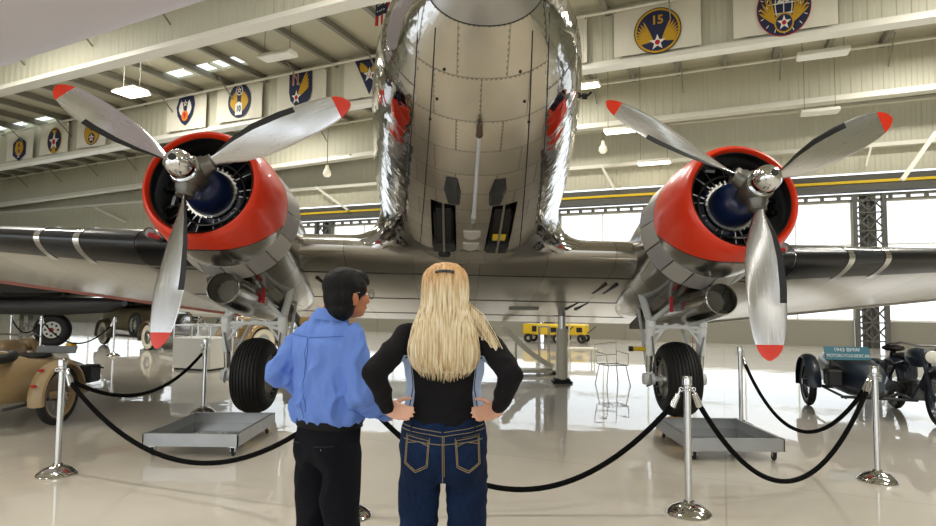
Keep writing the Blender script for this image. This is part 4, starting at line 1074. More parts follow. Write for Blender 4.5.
for q in (-1, 1):
    X = lambda x: q * x
    lines += [[(X(.048), .975), (X(.138), .985), (X(.142), .88), (X(.10), .852), (X(.056), .872), (X(.048), .975)], [(X(.053), .968), (X(.134), .978), (X(.137), .884), (X(.10), .859), (X(.06), .878), (X(.053), .968)], [(X(.05), .948), (X(.09), .962), (X(.138), .952)]]
lay(jeans, lines, 'stitching', M_stitch, jeans)
for q in (-1, 1): lay(jeans, [[(q * .048, .976), (q * .139, .987)]], 'pocket_edge', M_seamd, jeans, .003)
for q in (-1, 0, 1):
    lay(jeans, [[(q * .12, 1.03), (q * .12, .995)]], 'belt_loop', denim, jeans, .005)
# jacket: black with pale blue side panels
jk = bpy.data.materials.new('black_fleece_blue_sides'); jk.use_nodes = True
nt = jk.node_tree; b = nt.nodes['Principled BSDF']; b.inputs['Roughness'].default_value = .9; b.inputs['Specular IOR Level'].default_value = .2
tc = nt.nodes.new('ShaderNodeTexCoord'); sp = nt.nodes.new('ShaderNodeSeparateXYZ'); nt.links.new(tc.outputs['Object'], sp.inputs[0])
ax = math_node(nt, 'ABSOLUTE', sp.outputs['X'])
# panel edge runs from the armpit down and outwards to the hem
ed = math_node(nt, 'ADD', .112, math_node(nt, 'MULTIPLY', math_node(nt, 'ABSOLUTE', math_node(nt, 'SUBTRACT', sp.outputs['Z'], 1.14)), .10))
c1 = math_node(nt, 'GREATER_THAN', ax, ed); c2 = math_node(nt, 'LESS_THAN', ax, .178); c3 = math_node(nt, 'LESS_THAN', sp.outputs['Z'], 1.285); c4 = math_node(nt, 'GREATER_THAN', sp.outputs['Z'], 1.075); c5 = math_node(nt, 'GREATER_THAN', sp.outputs['Y'], -.10)
al = math_node(nt, 'MULTIPLY', math_node(nt, 'MULTIPLY', math_node(nt, 'MULTIPLY', c1, c2), math_node(nt, 'MULTIPLY', c3, c4)), c5)
mx = nt.nodes.new('ShaderNodeMix'); mx.data_type = 'RGBA'; nt.links.new(al, mx.inputs[0]); mx.inputs[6].default_value = rgb('#151417'); mx.inputs[7].default_value = rgb('#a9bbdc'); nt.links.new(mx.outputs[2], b.inputs['Base Color'])
n_ = nt.nodes.new('ShaderNodeTexNoise'); n_.inputs['Scale'].default_value = 300; nt.links.new(tc.outputs['Object'], n_.inputs['Vector'])
bp = nt.nodes.new('ShaderNodeBump'); bp.inputs['Strength'].default_value = .2; bp.inputs['Distance'].default_value = .002; nt.links.new(n_.outputs[0], bp.inputs['Height']); nt.links.new(bp.outputs[0], b.inputs['Normal'])
mb = MB()
rings_e(mb, [(0, 0, 1.015, .163, .112), (0, 0, 1.06, .163, .112), (0, 0, 1.11, .152, .105), (0, 0, 1.18, .152, .106), (0, -.005, 1.26, .166, .115), (0, -.01, 1.33, .178, .105), (0, -.01, 1.375, .145, .082), (0, -.01, 1.405, .085, .062), (0, -.005, 1.44, .062, .060), (0, -.003, 1.455, .058, .058)])
for q in (-1, 1):
    sh, el, wr = AR[q]; limb(mb, [sh + Vector((-q * .01, 0, .004)), sh.lerp(el, .5), el, el.lerp(wr, .5), wr + (el - wr) * .10], [.058, .050, .046, .040, .034])
jacket = solid(mb, 'jacket', jk, W_, .007, 5, folds(.006, 10, 13, 11, .003)); jacket['label'] = 'black jacket with pale blue side panels'
lay(jacket, [[(-.15, 1.275), (0, 1.262), (.15, 1.275)], [(-.13, 1.30), (-.118, 1.16), (-.135, 1.06)], [(.13, 1.30), (.118, 1.16), (.135, 1.06)]], 'jacket_seam', M_black, jacket, .0018)
lay(jacket, [[(.139, 1.398 - .02), (.150, 1.400 - .024)], [(.150, 1.400 - .024), (.146, 1.345)]], 'white_logo', mat('white_print', '#e8e8ea', .6), jacket, .0028)
# hair
hairm = bpy.data.materials.new('blonde_hair'); hairm.use_nodes = True
nt = hairm.node_tree; b = nt.nodes['Principled BSDF']; b.inputs['Roughness'].default_value = .42; b.inputs['Specular IOR Level'].default_value = .35
tc = nt.nodes.new('ShaderNodeTexCoord'); mp = nt.nodes.new('ShaderNodeMapping'); mp.inputs['Scale'].default_value = (150, 60, 2.2); nt.links.new(tc.outputs['Object'], mp.inputs[0])
n_ = nt.nodes.new('ShaderNodeTexNoise'); n_.inputs['Scale'].default_value = 1; n_.inputs['Detail'].default_value = 4; nt.links.new(mp.outputs[0], n_.inputs['Vector'])
sp = nt.nodes.new('ShaderNodeSeparateXYZ'); nt.links.new(tc.outputs['Object'], sp.inputs[0])
gr = nt.nodes.new('ShaderNodeMapRange'); gr.inputs['From Min'].default_value = 1.52; gr.inputs['From Max'].default_value = 1.62; nt.links.new(sp.outputs['Z'], gr.inputs[0])
r1 = nt.nodes.new('ShaderNodeValToRGB'); r1.color_ramp.elements[0].position = .30; r1.color_ramp.elements[0].color = rgb('#a88d66'); r1.color_ramp.elements[1].position = .62; r1.color_ramp.elements[1].color = rgb('#f3e6ca'); e_ = r1.color_ramp.elements.new(.45); e_.color = rgb('#dcc59c')
r2 = nt.nodes.new('ShaderNodeValToRGB'); r2.color_ramp.elements[0].position = .3; r2.color_ramp.elements[0].color = rgb('#b98450'); r2.color_ramp.elements[1].position = .7; r2.color_ramp.elements[1].color = rgb('#efc690')
nt.links.new(n_.outputs[0], r1.inputs[0]); nt.links.new(n_.outputs[0], r2.inputs[0])
mx = nt.nodes.new('ShaderNodeMix'); mx.data_type = 'RGBA'; nt.links.new(gr.outputs[0], mx.inputs[0]); nt.links.new(r1.outputs[0], mx.inputs[6]); nt.links.new(r2.outputs[0], mx.inputs[7]); nt.links.new(mx.outputs[2], b.inputs['Base Color'])
bp = nt.nodes.new('ShaderNodeBump'); bp.inputs['Strength'].default_value = .7; bp.inputs['Distance'].default_value = .006; nt.links.new(n_.outputs[0], bp.inputs['Height']); nt.links.new(bp.outputs[0], b.inputs['Normal'])
HR = [(1.652, .0, .02, .012, .012), (1.645, .0, .02, .045, .055), (1.625, 0, .015, .072, .085), (1.595, 0, .008, .089, .103), (1.56, 0, .002, .092, .110), (1.52, 0, -.006, .090, .108), (1.48, 0, -.022, .092, .098), (1.44, 0, -.045, .104, .086), (1.40, 0, -.072, .118, .070), (1.35, 0, -.094, .128, .056), (1.31, 0, -.106, .136, .048), (1.275, .002, -.108, .132, .042), (1.24, .004, -.108, .118, .034), (1.215, .004, -.106, .09, .022)]
mb = MB(); rings = []
for k_, (z, cx_, cy_, rx, ry) in enumerate(HR[:-1] + []):
    nx_ = HR[k_ + 1]
    for h_ in range(4):
        t = h_ / 4; Z = z + (nx_[0] - z) * t; v = [a + (c - a) * t for a, c in zip((cx_, cy_, rx, ry), nx_[1:])]
        rings.append([(v[0] + (v[2] + .004 * noise.noise(Vector((math.cos(a) * 9, math.sin(a) * 9, Z * 2))) * 2) * math.cos(a), v[1] + (v[3] + .004 * noise.noise(Vector((math.cos(a) * 14, math.sin(a) * 14, Z * 1.5))) * 2) * math.sin(a), Z) for a in [2 * PI * j / 72 for j in range(72)]])
mb.loft(rings)
rnd = random.Random(5)
def hpt(z, ang, out):
    z = max(1.216, min(1.651, z))
    for a_, b_ in zip(HR, HR[1:]):
        if b_[0] <= z <= a_[0]:
            t = (z - a_[0]) / (b_[0] - a_[0]); v = [x + (y - x) * t for x, y in zip(a_[1:], b_[1:])]; break
    return Vector((v[0] + (v[2] + out) * math.cos(ang), v[1] + (v[3] + out) * math.sin(ang), z))
for k in range(620):            # locks over the back and sides, ragged at the ends
    ang = -PI / 2 + rnd.gauss(0, .75); ang = max(-PI * 1.02, min(.02 * PI, ang)); out = rnd.uniform(-.002, .004); zt = rnd.uniform(1.42, 1.645); zb = 1.212 + rnd.uniform(-.03, .09) + .02 * abs(math.cos(ang)); pts = []
    dr = rnd.uniform(-.12, .12); n_ = 14
    for i in range(n_ + 1):
        z = zt + (zb - zt) * i / n_; p = hpt(z, ang + dr * (i / n_) ** 2, out + .0015 * math.sin(i * 1.3 + k)); p.z = z; pts.append(p)
    r = rnd.uniform(.0014, .0032); mb.tube(pts, [r * (.5 if i == 0 else (1 - .75 * max(0, i / n_ - .75) / .25)) for i in range(n_ + 1)], 5)
for k in range(26):             # loose strands drifting over the right shoulder
    z0 = rnd.uniform(1.40, 1.50); o_ = rnd.uniform(0, .03); pts = [hpt(z0, -.35, 0), Vector((.125 + o_, -.07, z0 - .055)), Vector((.165 + o_, -.105, z0 - .12)), Vector((.20 + o_ * 1.4, -.13, z0 - .185 - o_)), Vector((.222 + o_ * 1.8, -.14, z0 - .235 - o_))]
    mb.tube(pts, [.0025, .0024, .002, .0016, .0008], 5)
hair = mb.build('hair', hairm, W_, angle=None); hair['label'] = 'long straight blonde hair'
mb = MB(); pts = [hpt(1.607 + .004 * math.sin(k / 10 * PI), -PI / 2 - .42 + .84 * k / 10, .006) for k in range(11)]; mb.tube(pts, .006, 8)
for p in pts[1:-1:2]: mb.ell(p + Vector((0, -.005, 0)), (.006, .004, .006), 10, 6)
mb.build('hair_clip', mat('dark_metal_clip', '#4b4e54', .25, .8), hair)

# ---- the man: turned to the right, left hand on hip
TW = R(-38)
Mn = empty('person', (-.632, 2.78, 0), TW, 'person with short black hair, glasses, light blue shirt and charcoal trousers, hand on hip', 'person', None)
hc = Vector((.068, .040, 1.517)); hy = R(-10)
mb = MB(); E = head(mb, hc, hy, 1.0)
limb(mb, [(.02, .02, 1.47), (.005, -.005, 1.40), (0, -.015, 1.33)], [.056, .054, .05])
rings_e(mb, [(0, -.0, .80, .12, .07), (0, 0, .90, .135, .09), (0, .01, 1.03, .150, .105), (0, .01, 1.15, .155, .11), (0, 0, 1.25, .165, .11), (0, -.01, 1.31, .155, .09), (0, -.01, 1.355, .11, .065)])
MA = {-1: (Vector((-.160, -.01, 1.315)), Vector((-.215, -.12, 1.165)), Vector((-.185, .07, 1.02))), 1: (Vector((.160, .0, 1.31)), Vector((.215, .0, 1.08)), Vector((.190, .17, .985)))}
for q in (-1, 1):
    limb(mb, MA[q], [.05, .04, .028])
    limb(mb, [(q * .085, 0, .84), (q * .09, .01, .48), (q * .09, 0, .40), (q * .092, -.02, .27), (q * .095, -.01, .09)], [.062, .058, .054, .056, .038])
    mb.ell((q * .10, .07, .045), (.045, .13, .04), 18, 12)
hand(mb, MA[-1][2], (.45, .75, -.15), (.3, -.3, .9), (.6, -.2, -.1), .35, -1, 1.0); hand(mb, MA[1][2], (-.35, .9, -.25), (.0, .2, 1), (-.8, -.2, -.1), .5, 1, 1.0)
body = solid(mb, 'body', M_skinm, Mn, .0055, 3); body['label'] = 'head, hands and figure'
eyes(hc, E, Mn)
for q in (-1, 1):
    mb = MB(); mb.box((q * .10, .055, .016), (.10, .29, .03), bev=.012); rings_e(mb, [(q * .10, .06, .03, .053, .145), (q * .10, .05, .07, .047, .12), (q * .097, .0, .10, .046, .065), (q * .096, -.01, .13, .046, .05)], 24); solid(mb, 'shoe', mat('black_leather', '#121212', .4), Mn, .007, 3)
trs = cloth('charcoal_trousers', '#13141b', .9, 300, .2, .12)
mb = MB(); rings_e(mb, [(0, 0, .78, .150, .108), (0, -.0, .84, .166, .125), (0, 0, .90, .168, .128), (0, .008, .965, .164, .124)])
for q in (-1, 1):
    mb.ell((q * .060, -.030, .84), (.098, .092, .14), 24, 16)
    limb(mb, [(q * .088, 0, .82), (q * .092, .0, .66), (q * .094, .01, .46), (q * .096, -.01, .26), (q * .098, -.005, .05)], [.092, .088, .080, .076, .078])
tr = solid(mb, 'trousers', trs, Mn, .0065, 14, folds(.010, 9, 5, 5, .004))
lay(tr, [[(.055, .855), (.135, .862)], [(-.055, .855), (-.135, .862)]], 'pocket_slit', M_black, tr, .0025)
lay(tr, [[(.094, .846), (.096, .846)], [(-.094, .846), (-.096, .846)]], 'pocket_button', M_chrome, tr, .004)
mb = MB(); rings = [[(rx * math.cos(2 * PI * j / 48), .008 + ry * math.sin(2 * PI * j / 48), z) for j in range(48)] for z, rx, ry in ((.925, .166, .127), (.925, .172, .133), (.958, .171, .131), (.958, .165, .125))]
mb.loft(rings + [rings[0]], cap=False); belt = mb.build('belt', mat('black_belt', '#0c0909', .6, spec=.2), Mn)
mb = MB(); mb.box((0, .148, .942), (.05, .012, .042), bev=.004); mb.build('buckle', M_chrome, belt)
sh_m = mat('light_blue_shirt_cotton', '#6c8cd8', .85, bump=(220, .12, .002), var=.06, var_scale=5, spec=.2)
mb = MB()
rings_e(mb, [(0, .008, .945, .166, .126), (0, .008, .96, .178, .138), (0, .005, 1.0, .184, .146), (0, .005, 1.08, .184, .140), (0, 0, 1.16, .188, .138), (0, -.005, 1.24, .190, .130), (0, -.01, 1.30, .186, .114), (0, -.012, 1.35, .150, .096), (0, -.012, 1.388, .096, .078), (.004, -.008, 1.415, .074, .070), (.006, -.006, 1.430, .068, .066)])
for q in (-1, 1):
    a, e_, w_ = MA[q]; limb(mb, [a + Vector((-q * .012, 0, .004)), a.lerp(e_, .5), e_, e_.lerp(w_, .5), w_ + (e_ - w_) * .05], [.066, .064, .060, .055, .046])
def shirt_folds(p):
    a = noise.noise(Vector((p.x * 7 + p.z * 3.5 + 3, p.y * 7, p.z * 4.5 - p.x * 4))); b = noise.noise(Vector((p.x * 15, p.y * 15 + 7, p.z * 8 + p.x * 6)))
    low = max(0, min(1, (1.12 - p.z) / .15))
    return .020 * (max(0, 1 - abs(a) * 3.6) ** 1.5 - .3) + .010 * max(0, 1 - abs(b) * 3) + low * .008 * noise.noise(Vector((p.x * 22, p.y * 22, p.z * 5)))
shirt = solid(mb, 'shirt', sh_m, Mn, .006, 3, shirt_folds)
mb = MB(); rings = []
for z, r_, o_ in ((1.40, .074, 0), (1.425, .071, .002), (1.440, .066, .004), (1.437, .072, .003), (1.412, .080, .0), (1.388, .088, 0)): rings.append([(.006 + r_ * math.cos(2 * PI * j / 40), -.004 + o_ + r_ * .96 * math.sin(2 * PI * j / 40), z - .018 * math.sin(2 * PI * j / 40)) for j in range(40)])
mb.loft(rings, cap=False); mb.build('collar', sh_m, shirt, angle=None)
lay(shirt, [[(-.17, 1.335), (0, 1.325), (.17, 1.335)], [(-.004, 1.325), (-.006, .97)], [(.008, 1.325), (.010, 1.0)]], 'yoke_seam', mat('shirt_seam', '#3f61a8', .8), shirt, .0016)
for q in (-1, 1):
    a, e_, w_ = MA[q]; d = (w_ - e_).normalized(); mb = MB(); mb.tube([w_ - d * .035, w_ + d * .02], [.046, .044], 24); mb.build('cuff', sh_m, shirt)
# short black hair
hm = mat('black_hair', '#070606', .6, spec=.25, bump=(160, .8, .006), stretch=(1, 1, .25))
mb = MB()
def HA(p, r): mb.ell(hc + E @ Vector(p), r, 24, 18, E)
HA((0, -.018, .042), (.090, .104, .085)); HA((0, -.030, -.005), (.088, .084, .086)); HA((0, -.040, -.065), (.072, .064, .058)); HA((0, .035, .075), (.072, .062, .045)); HA((0, .078, .062), (.055, .024, .026))
for q in (-1, 1): HA((q * .070, .028, .03), (.020, .030, .040)); HA((q * .074, .015, -.002), (.010, .010, .026))
bb = solid(mb, 'hair_tmp', hm, Mn, .006, 3, folds(.003, 30, 10, 2, 0)); me_h = bb.data; bb.name = 'hair'; bb['label'] = 'short black hair'
mb = MB()
for q in (-1, 1):
    mb.torus(hc + E @ Vector((q * .034, .108, .004)), .022, .0018, E @ Vector((0, 1, 0)), 28, 6); mb.tube([hc + E @ Vector((q * .056, .106, .010)), hc + E @ Vector((q * .080, .06, .012)), hc + E @ Vector((q * .086, -.005, .010)), hc + E @ Vector((q * .084, -.022, -.008))], .0018, 6)
mb.tube([hc + E @ Vector((-.012, .108, .008)), hc + E @ Vector((.012, .108, .008))], .0018, 6)
gl = mb.build('glasses', mat('grey_metal_frame', '#55565a', .3, .8), Mn); gl['label'] = 'thin metal framed glasses'
for q in (-1, 1):
    mb = MB(); mb.lathe([(0, -.001), (.021, -.001), (.021, .001), (0, .001)], 24, hc + E @ Vector((q * .034, .108, .004)), E @ Vector((0, 1, 0))); mb.build('lens', glass, gl)
# ------------------------------------------------------------------ motorcycles with sidecars
def wheel_parts(root, c, r, w, paint, ax=(1, 0, 0), name='wheel', spokes=20, rubber=None):
    c = Vector(c); mb = MB(); mb.torus(c, r - w / 2, w / 2, ax, 44, 12); o = mb.build(name, rubber or M_rubber, root)
    mb = MB(); mb.lathe([(r - w, -w * .32), (r - w * .75, -w * .40), (r - w * .75, w * .40), (r - w, w * .32), (r - w, -w * .32)], 40, c, ax)
    mb.lathe([(0, -w * .8), (.045, -w * .8), (.045, w * .8), (0, w * .8)], 18, c, ax); mb.build('rim', paint, o)
    axv = Vector(ax).normalized(); x = axv.orthogonal().normalized(); y = axv.cross(x); mb = MB()
    for k in range(spokes):
        a = 2 * PI * k / spokes; b = a + (.35 if k % 2 else -.35); mb.tube([c + (x * math.cos(b) + y * math.sin(b)) * .045 + axv * w * (.6 if k % 2 else -.6), c + (x * math.cos(a) + y * math.sin(a)) * (r - w)], .0035, 5)
    mb.build('spokes', M_galu, o); return o
def fender(root, c, r, w, a0, a1, paint, name='mudguard'):
    c = Vector(c); rings = []
    for k in range(19):
        a = a0 + (a1 - a0) * k / 18; rr = []
        for s_, dr in ((-1, -.035), (-.85, -.008), (-.4, .012), (0, .018), (.4, .012), (.85, -.008), (1, -.035), (.97, -.04), (.4, .004), (-.4, .004), (-.97, -.04)): rr.append(c + Vector((s_ * w / 2, (r + dr) * math.cos(a), (r + dr) * math.sin(a))))
        rings.append(rr)
    mb = MB(); mb.loft(rings); return mb.build(name, paint, root)
def sidecar_bike(loc, rz, paint, label, spare=True, screen=True):
    root = empty('sidecar_motorcycle', loc, rz, label, 'motorcycle', None); R_ = .345
    wheel_parts(root, (0, 0, R_), R_, .10, paint); wheel_parts(root, (0, 1.42, R_), R_, .10, paint); wheel_parts(root, (1.15, .15, R_), R_, .10, paint)
    fender(root, (0, 0, R_), R_ + .05, .17, R(10), R(200), paint); fender(root, (0, 1.42, R_), R_ + .05, .15, R(25), R(175), paint)
    f = fender(root, (1.15, .15, R_), R_ + .05, .19, R(-5), R(192), paint)
    for z_, y_ in ((.50, -.235), (.66, -.12)):
        mb = MB(); mb.ell((1.15, y_ - .03, z_), (.035, .02, .018), 14, 8); mb.build('tail_lamp', M_redflag, f)
    mb = MB(); c = (0, .62, .42); mb.box((0, .66, .36), (.24, .34, .26), bev=.04)
    for q in (-1, 1):
        for k in range(6): mb.lathe([(0, .12 + k * .03), (.075, .12 + k * .03), (.075, .135 + k * .03), (0, .135 + k * .03)], 16, (0, .62, .38), (q, 0, 0))
        mb.lathe([(0, .30), (.07, .30), (.06, .34), (0, .35)], 16, (0, .62, .38), (q, 0, 0))
    mb.build('engine', mat('dark_engine_alloy', '#4c4d4c', .4, .7), root)
    mb = MB()
    for q in (-1, 1): mb.tube([(q * .10, 0, R_), (q * .12, .35, .30), (q * .12, .95, .28), (0, 1.18, .72), (0, 1.12, .86), (q * .08, .3, .66), (q * .10, 0, R_)], .018, 8)
    mb.build('frame', paint, root)
    mb = MB()
    for q in (-1, 1): mb.tube([(q * .075, 1.42, R_), (q * .08, 1.22, .80), (q * .08, 1.17, .93)], [.022, .026, .02], 10)
    mb.build('front_fork', paint, root)
    mb = MB(); mb.ell((0, .84, .80), (.135, .28, .13), 24, 16); mb.build('fuel_tank', paint, root)
    for y_, z_ in ((.40, .78), (-.02, .86)):
        mb = MB(); mb.ell((0, y_, z_), (.14, .16, .05), 20, 12); mb.lathe([(0, -.12), (.05, -.12), (.03, -.02), (0, -.02)], 12, (0, y_, z_), (0, 0, 1)); mb.build('saddle', M_black, root)
    mb = MB(); mb.tube([(-.36, .88, .95), (-.25, .98, 1.0), (-.08, 1.14, .97), (.08, 1.14, .97), (.25, .98, 1.0), (.36, .88, .95)], .013, 8); hb = mb.build('handlebar', M_galu, root)
    for q in (-1, 1):
        mb = MB(); mb.tube([(q * .29, .93, .975), (q * .37, .87, .948)], .02, 10); mb.build('grip', M_black, hb)
        mb = MB(); mb.tube([(q * .25, 1.0, .985), (q * .36, .96, .96)], .006, 6); mb.build('lever', M_galu, hb)
    mb = MB(); mb.lathe([(0, -.10), (.05, -.09), (.085, -.02), (.09, .03), (0, .03)], 24, (0, 1.24, .84), (0, 1, 0)); hl = mb.build('headlamp', paint, root)
    mb = MB(); mb.lathe([(0, .055), (.05, .05), (.082, .032), (0, .03)], 24, (0, 1.24, .84), (0, 1, 0)); mb.build('lens', mat('lamp_glass', '#e8e6d8', .1), hl)
    for q in (-1, 1):
        mb = MB(); mb.box((q * .19, -.05, .56), (.13, .34, .26), bev=.03); mb.build('pannier', mat('dark_pannier', '#20262d', .55), root)
    mb = MB(); mb.tube([(.14, .62, .30), (.20, .4, .2), (.20, -.3, .22), (.2, -.45, .24)], [.02, .025, .04, .03], 10); mb.build('exhaust_pipe', M_galu, root)
    # sidecar
    mb = MB(); rings = []
    for y, w_, z0, z1 in ((-.55, .16, .46, .62), (-.48, .235, .34, .73), (-.25, .28, .28, .78), (.05, .30, .26, .80), (.35, .30, .25, .76), (.8, .27, .25, .72), (1.15, .20, .30, .62), (1.35, .09, .38, .52)):
        rings.append([(.64 + w_ * math.copysign(abs(math.cos(a)) ** .6, math.cos(a)), y, (z0 + z1) / 2 + (z1 - z0) / 2 * math.copysign(abs(math.sin(a)) ** .7, math.sin(a))) for a in [2 * PI * k / 36 for k in range(36)]])
    mb.loft(rings); tub = mb.build('sidecar_body', paint, root)
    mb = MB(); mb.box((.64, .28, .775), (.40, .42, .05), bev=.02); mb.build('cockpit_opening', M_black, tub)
    mb = MB(); mb.box((.72, .72, .82), (.50, .02, .09), rot=Matrix.Rotation(R(-25), 3, 'X'))
    if screen: mb.build('windscreen', mat('dull_grey_screen', '#777c80', .3), tub, smooth=False)
    mb = MB(); mb.tube([(.08, .2, .24), (1.15, .15, .30)], .022, 8); mb.tube([(.08, 1.0, .26), (.95, 1.0, .26)], .02, 8); mb.tube([(.36, -.4, .24), (.36, 1.1, .24)], .018, 8); mb.tube([(.92, -.4, .26), (.92, 1.1, .26)], .018, 8); mb.build('chassis', M_dark, root)
    if spare:
        wheel_parts(root, (.66, -.42, .82), R_, .11, paint, (0, -.06, 1), 'spare_wheel')
    mb = MB(); mb.box((1.02, .92, .50), (.18, .24, .22), bev=.02); mb.tube([(1.02, .8, .56), (1.12, .86, .60), (1.14, 1.02, .56)], .012, 6); mb.build('side_box', M_black, root)
    return root
beige = mat('desert_beige_paint', '#a8906a', .4, coat=.3, var=.08); navy = mat('dark_blue_grey_paint', '#1c2836', .4, coat=.3)
sidecar_bike((-5.93, 6.95, 0), 0, beige, 'beige military motorcycle and sidecar with spare wheel at the left edge')
bm_ = sidecar_bike((6.18, 8.75, 0), R(163), navy, 'dark blue grey military motorcycle and sidecar at the right edge', spare=False, screen=False)
def text_mesh(body, size, m, parent, loc, rot=(PI / 2, 0, 0), name='lettering', ext=.002, sx=1.0, bold=0):
    cu = bpy.data.curves.new(name, 'FONT'); cu.body = body; cu.size = size; cu.extrude = ext; cu.align_x = 'CENTER'; cu.align_y = 'CENTER'; cu.offset = bold
    t = bpy.data.objects.new('t', cu); col.objects.link(t); dg = bpy.context.evaluated_depsgraph_get(); me = bpy.data.meshes.new_from_object(t.evaluated_get(dg)); bpy.data.objects.remove(t)
    me.materials.clear(); me.materials.append(m); o = bpy.data.objects.new(name, me); col.objects.link(o)
    if parent is not None: o.parent = parent
    o.location = loc; o.rotation_euler = rot; o.scale = (sx, 1, 1); return o
# information sign leaning on the blue sidecar
c = P(847, 353.5, 8.2); sg = empty('information_sign', (c.x, c.y, c.z), R(-8), 'teal information sign with white lettering on the blue sidecar', 'sign')
mb = MB(); mb.box((0, 0, 0), (.56, .02, .19), rot=Matrix.Rotation(R(-25), 3, 'X')); brd = mb.build('board', mat('teal_sign', '#12677c', .4), sg, smooth=False)
rx_ = PI / 2 - R(25)
M_let = mat('white_lettering', '#dfe9ea', .5)
text_mesh('1943 BMW', .072, M_let, sg, (0, .006, .047), (rx_, 0, 0)); text_mesh('MOTORCYCLE-SIDECAR', .062, M_let, sg, (0, -.030, -.029), (rx_, 0, 0), sx=.80)
mb = MB()
for q in (-1, 1): mb.tube([(q * .2, .02, -.05), (q * .2, .10, -.35)], .01, 6)
mb.build('bracket', M_dark, sg)

# ------------------------------------------------------------------ things under and behind the wing
def fl(px, py): return PZ(px, py, 0)
M_dull = mat('dull_black_paint', '#0d0d0f', .5)
# display case
c = fl(194, 371); dc = empty('display_case', (c.x, c.y + .4, 0), R(-18), 'white display case with glass top beside the distant barrier post', 'display case')
mb = MB(); mb.box((0, 0, .35), (.95, .7, .62), bev=.01); mb.build('cabinet', mat('white_cabinet', '#d8d5cc', .45), dc, smooth=False)
mb = MB(); mb.box((0, 0, .02), (.88, .63, .04)); mb.build('plinth', M_black, dc, smooth=False)
mb = MB(); mb.box((0, 0, .79), (.93, .68, .24)); mb.build('glass_box', glass, dc, smooth=False)
mb = MB()
for sx in (-1, 1):
    for sy in (-1, 1): mb.box((sx * .465, sy * .34, .79), (.018, .018, .26))
    mb.box((sx * .465, 0, .915), (.018, .69, .018))
for sy in (-1, 1): mb.box((0, sy * .34, .915), (.94, .018, .018))
mb.box((0, -.34, .79), (.015, .015, .25)); mb.build('glass_frame', M_white, dc, smooth=False)
# vintage car
def vintage_car(loc, rz, paint, label, s=1.0):
    root = empty('vintage_car', loc, rz, label, 'car'); R_ = .36
    ww = mat('whitewall', '#d9d2be', .6)
    for x in (-.70, .70):
        for y in (0, 2.9):
            c = Vector((x, y, R_)); mb = MB(); mb.torus(c, R_ - .07, .07, (1, 0, 0), 40, 12); o = mb.build('wheel', M_rubber, root)
            mb = MB(); mb.lathe([(.19, -.055), (.24, -.078), (.31, -.078), (.335, -.062), (.335, .062), (.31, .078), (.24, .078), (.19, .055)], 36, c, (1, 0, 0)); mb.build('whitewall', ww, o)
            mb = MB(); mb.lathe([(0, -.08), (.08, -.08), (.10, -.05), (.2, -.05), (.2, .05), (.10, .05), (.08, .08), (0, .08)], 30, c, (1, 0, 0)); mb.build('rim', M_alu, o)
        fender(root, (x, 0, R_), R_ + .09, .26, R(-15), R(195), paint, 'fender'); fender(root, (x, 2.9, R_), R_ + .10, .28, R(-5), R(195), paint, 'fender')
        mb = MB(); mb.box((x * 1.02, 1.45, .34), (.26, 2.1, .04), bev=.01); mb.build('running_board', M_dark, root)
        mb = MB(); mb.lathe([(0, -.06), (.06, -.06), (.11, 0), (.115, .07), (0, .08)], 24, (x * .72, 3.35, .82), (0, 1, 0)); mb.build('headlamp', M_chrome, root)
        c = Vector((x * 1.10, 2.15, .68)); mb = MB(); mb.torus(c, .29, .07, (1, 0, 0), 36, 12); o = mb.build('spare_wheel', M_rubber, root)
        mb = MB(); mb.lathe([(0, -.07), (.12, -.07), (.20, -.045), (.24, -.05), (.24, .05), (.20, .045), (.12, .07), (0, .07)], 30, c, (1, 0, 0)); mb.build('cover', M_chrome, o)
    mb = MB(); rings = []
    for y, w_, z0, z1 in ((-.55, .45, .5, .9), (-.4, .60, .45, 1.15), (.2, .66, .42, 1.2), (1.5, .66, .42, 1.2), (1.9, .50, .42, 1.12), (3.0, .36, .42, 1.05), (3.32, .30, .44, 1.02)):
        rings.append([(w_ * math.copysign(abs(math.cos(a)) ** .45, math.cos(a)), y, (z0 + z1) / 2 + (z1 - z0) / 2 * math.copysign(abs(math.sin(a)) ** .45, math.sin(a))) for a in [2 * PI * k / 32 for k in range(32)]])
    mb.loft(rings); mb.build('body', paint, root)
    mb = MB(); mb.box((0, 3.33, .75), (.46, .04, .54), bev=.015); mb.build('radiator', M_chrome, root)
    mb = MB(); mb.box((0, .55, 1.38), (1.16, 1.6, .36), bev=.08); tp = mb.build('roof', mat('dark_canvas_top', '#1d1b19', .8), root)
    mb = MB()
    for q in (-1, 1):
        for y in (.1, .95): mb.box((q * .575, y, 1.34), (.03, .6, .22))
    mb.box((0, 1.35, 1.34), (.9, .03, .22)); mb.build('windows', M_blk2, tp, smooth=False)
    return root
olive = mat('dark_olive_paint', '#6a6048', .3, coat=.5); tanp = mat('tan_car_paint', '#8d7448', .35, coat=.4)
c = fl(149, 350); vintage_car((c.x - 1.90, c.y + 2.30, 0), R(-126.9), olive, 'dark olive vintage car with whitewall tyres beyond the left propeller')
c = fl(262, 356); vintage_car((c.x + 1.18, c.y + 2.74, 0), R(143.1), tanp, 'tan vintage car partly hidden behind the left main wheel')
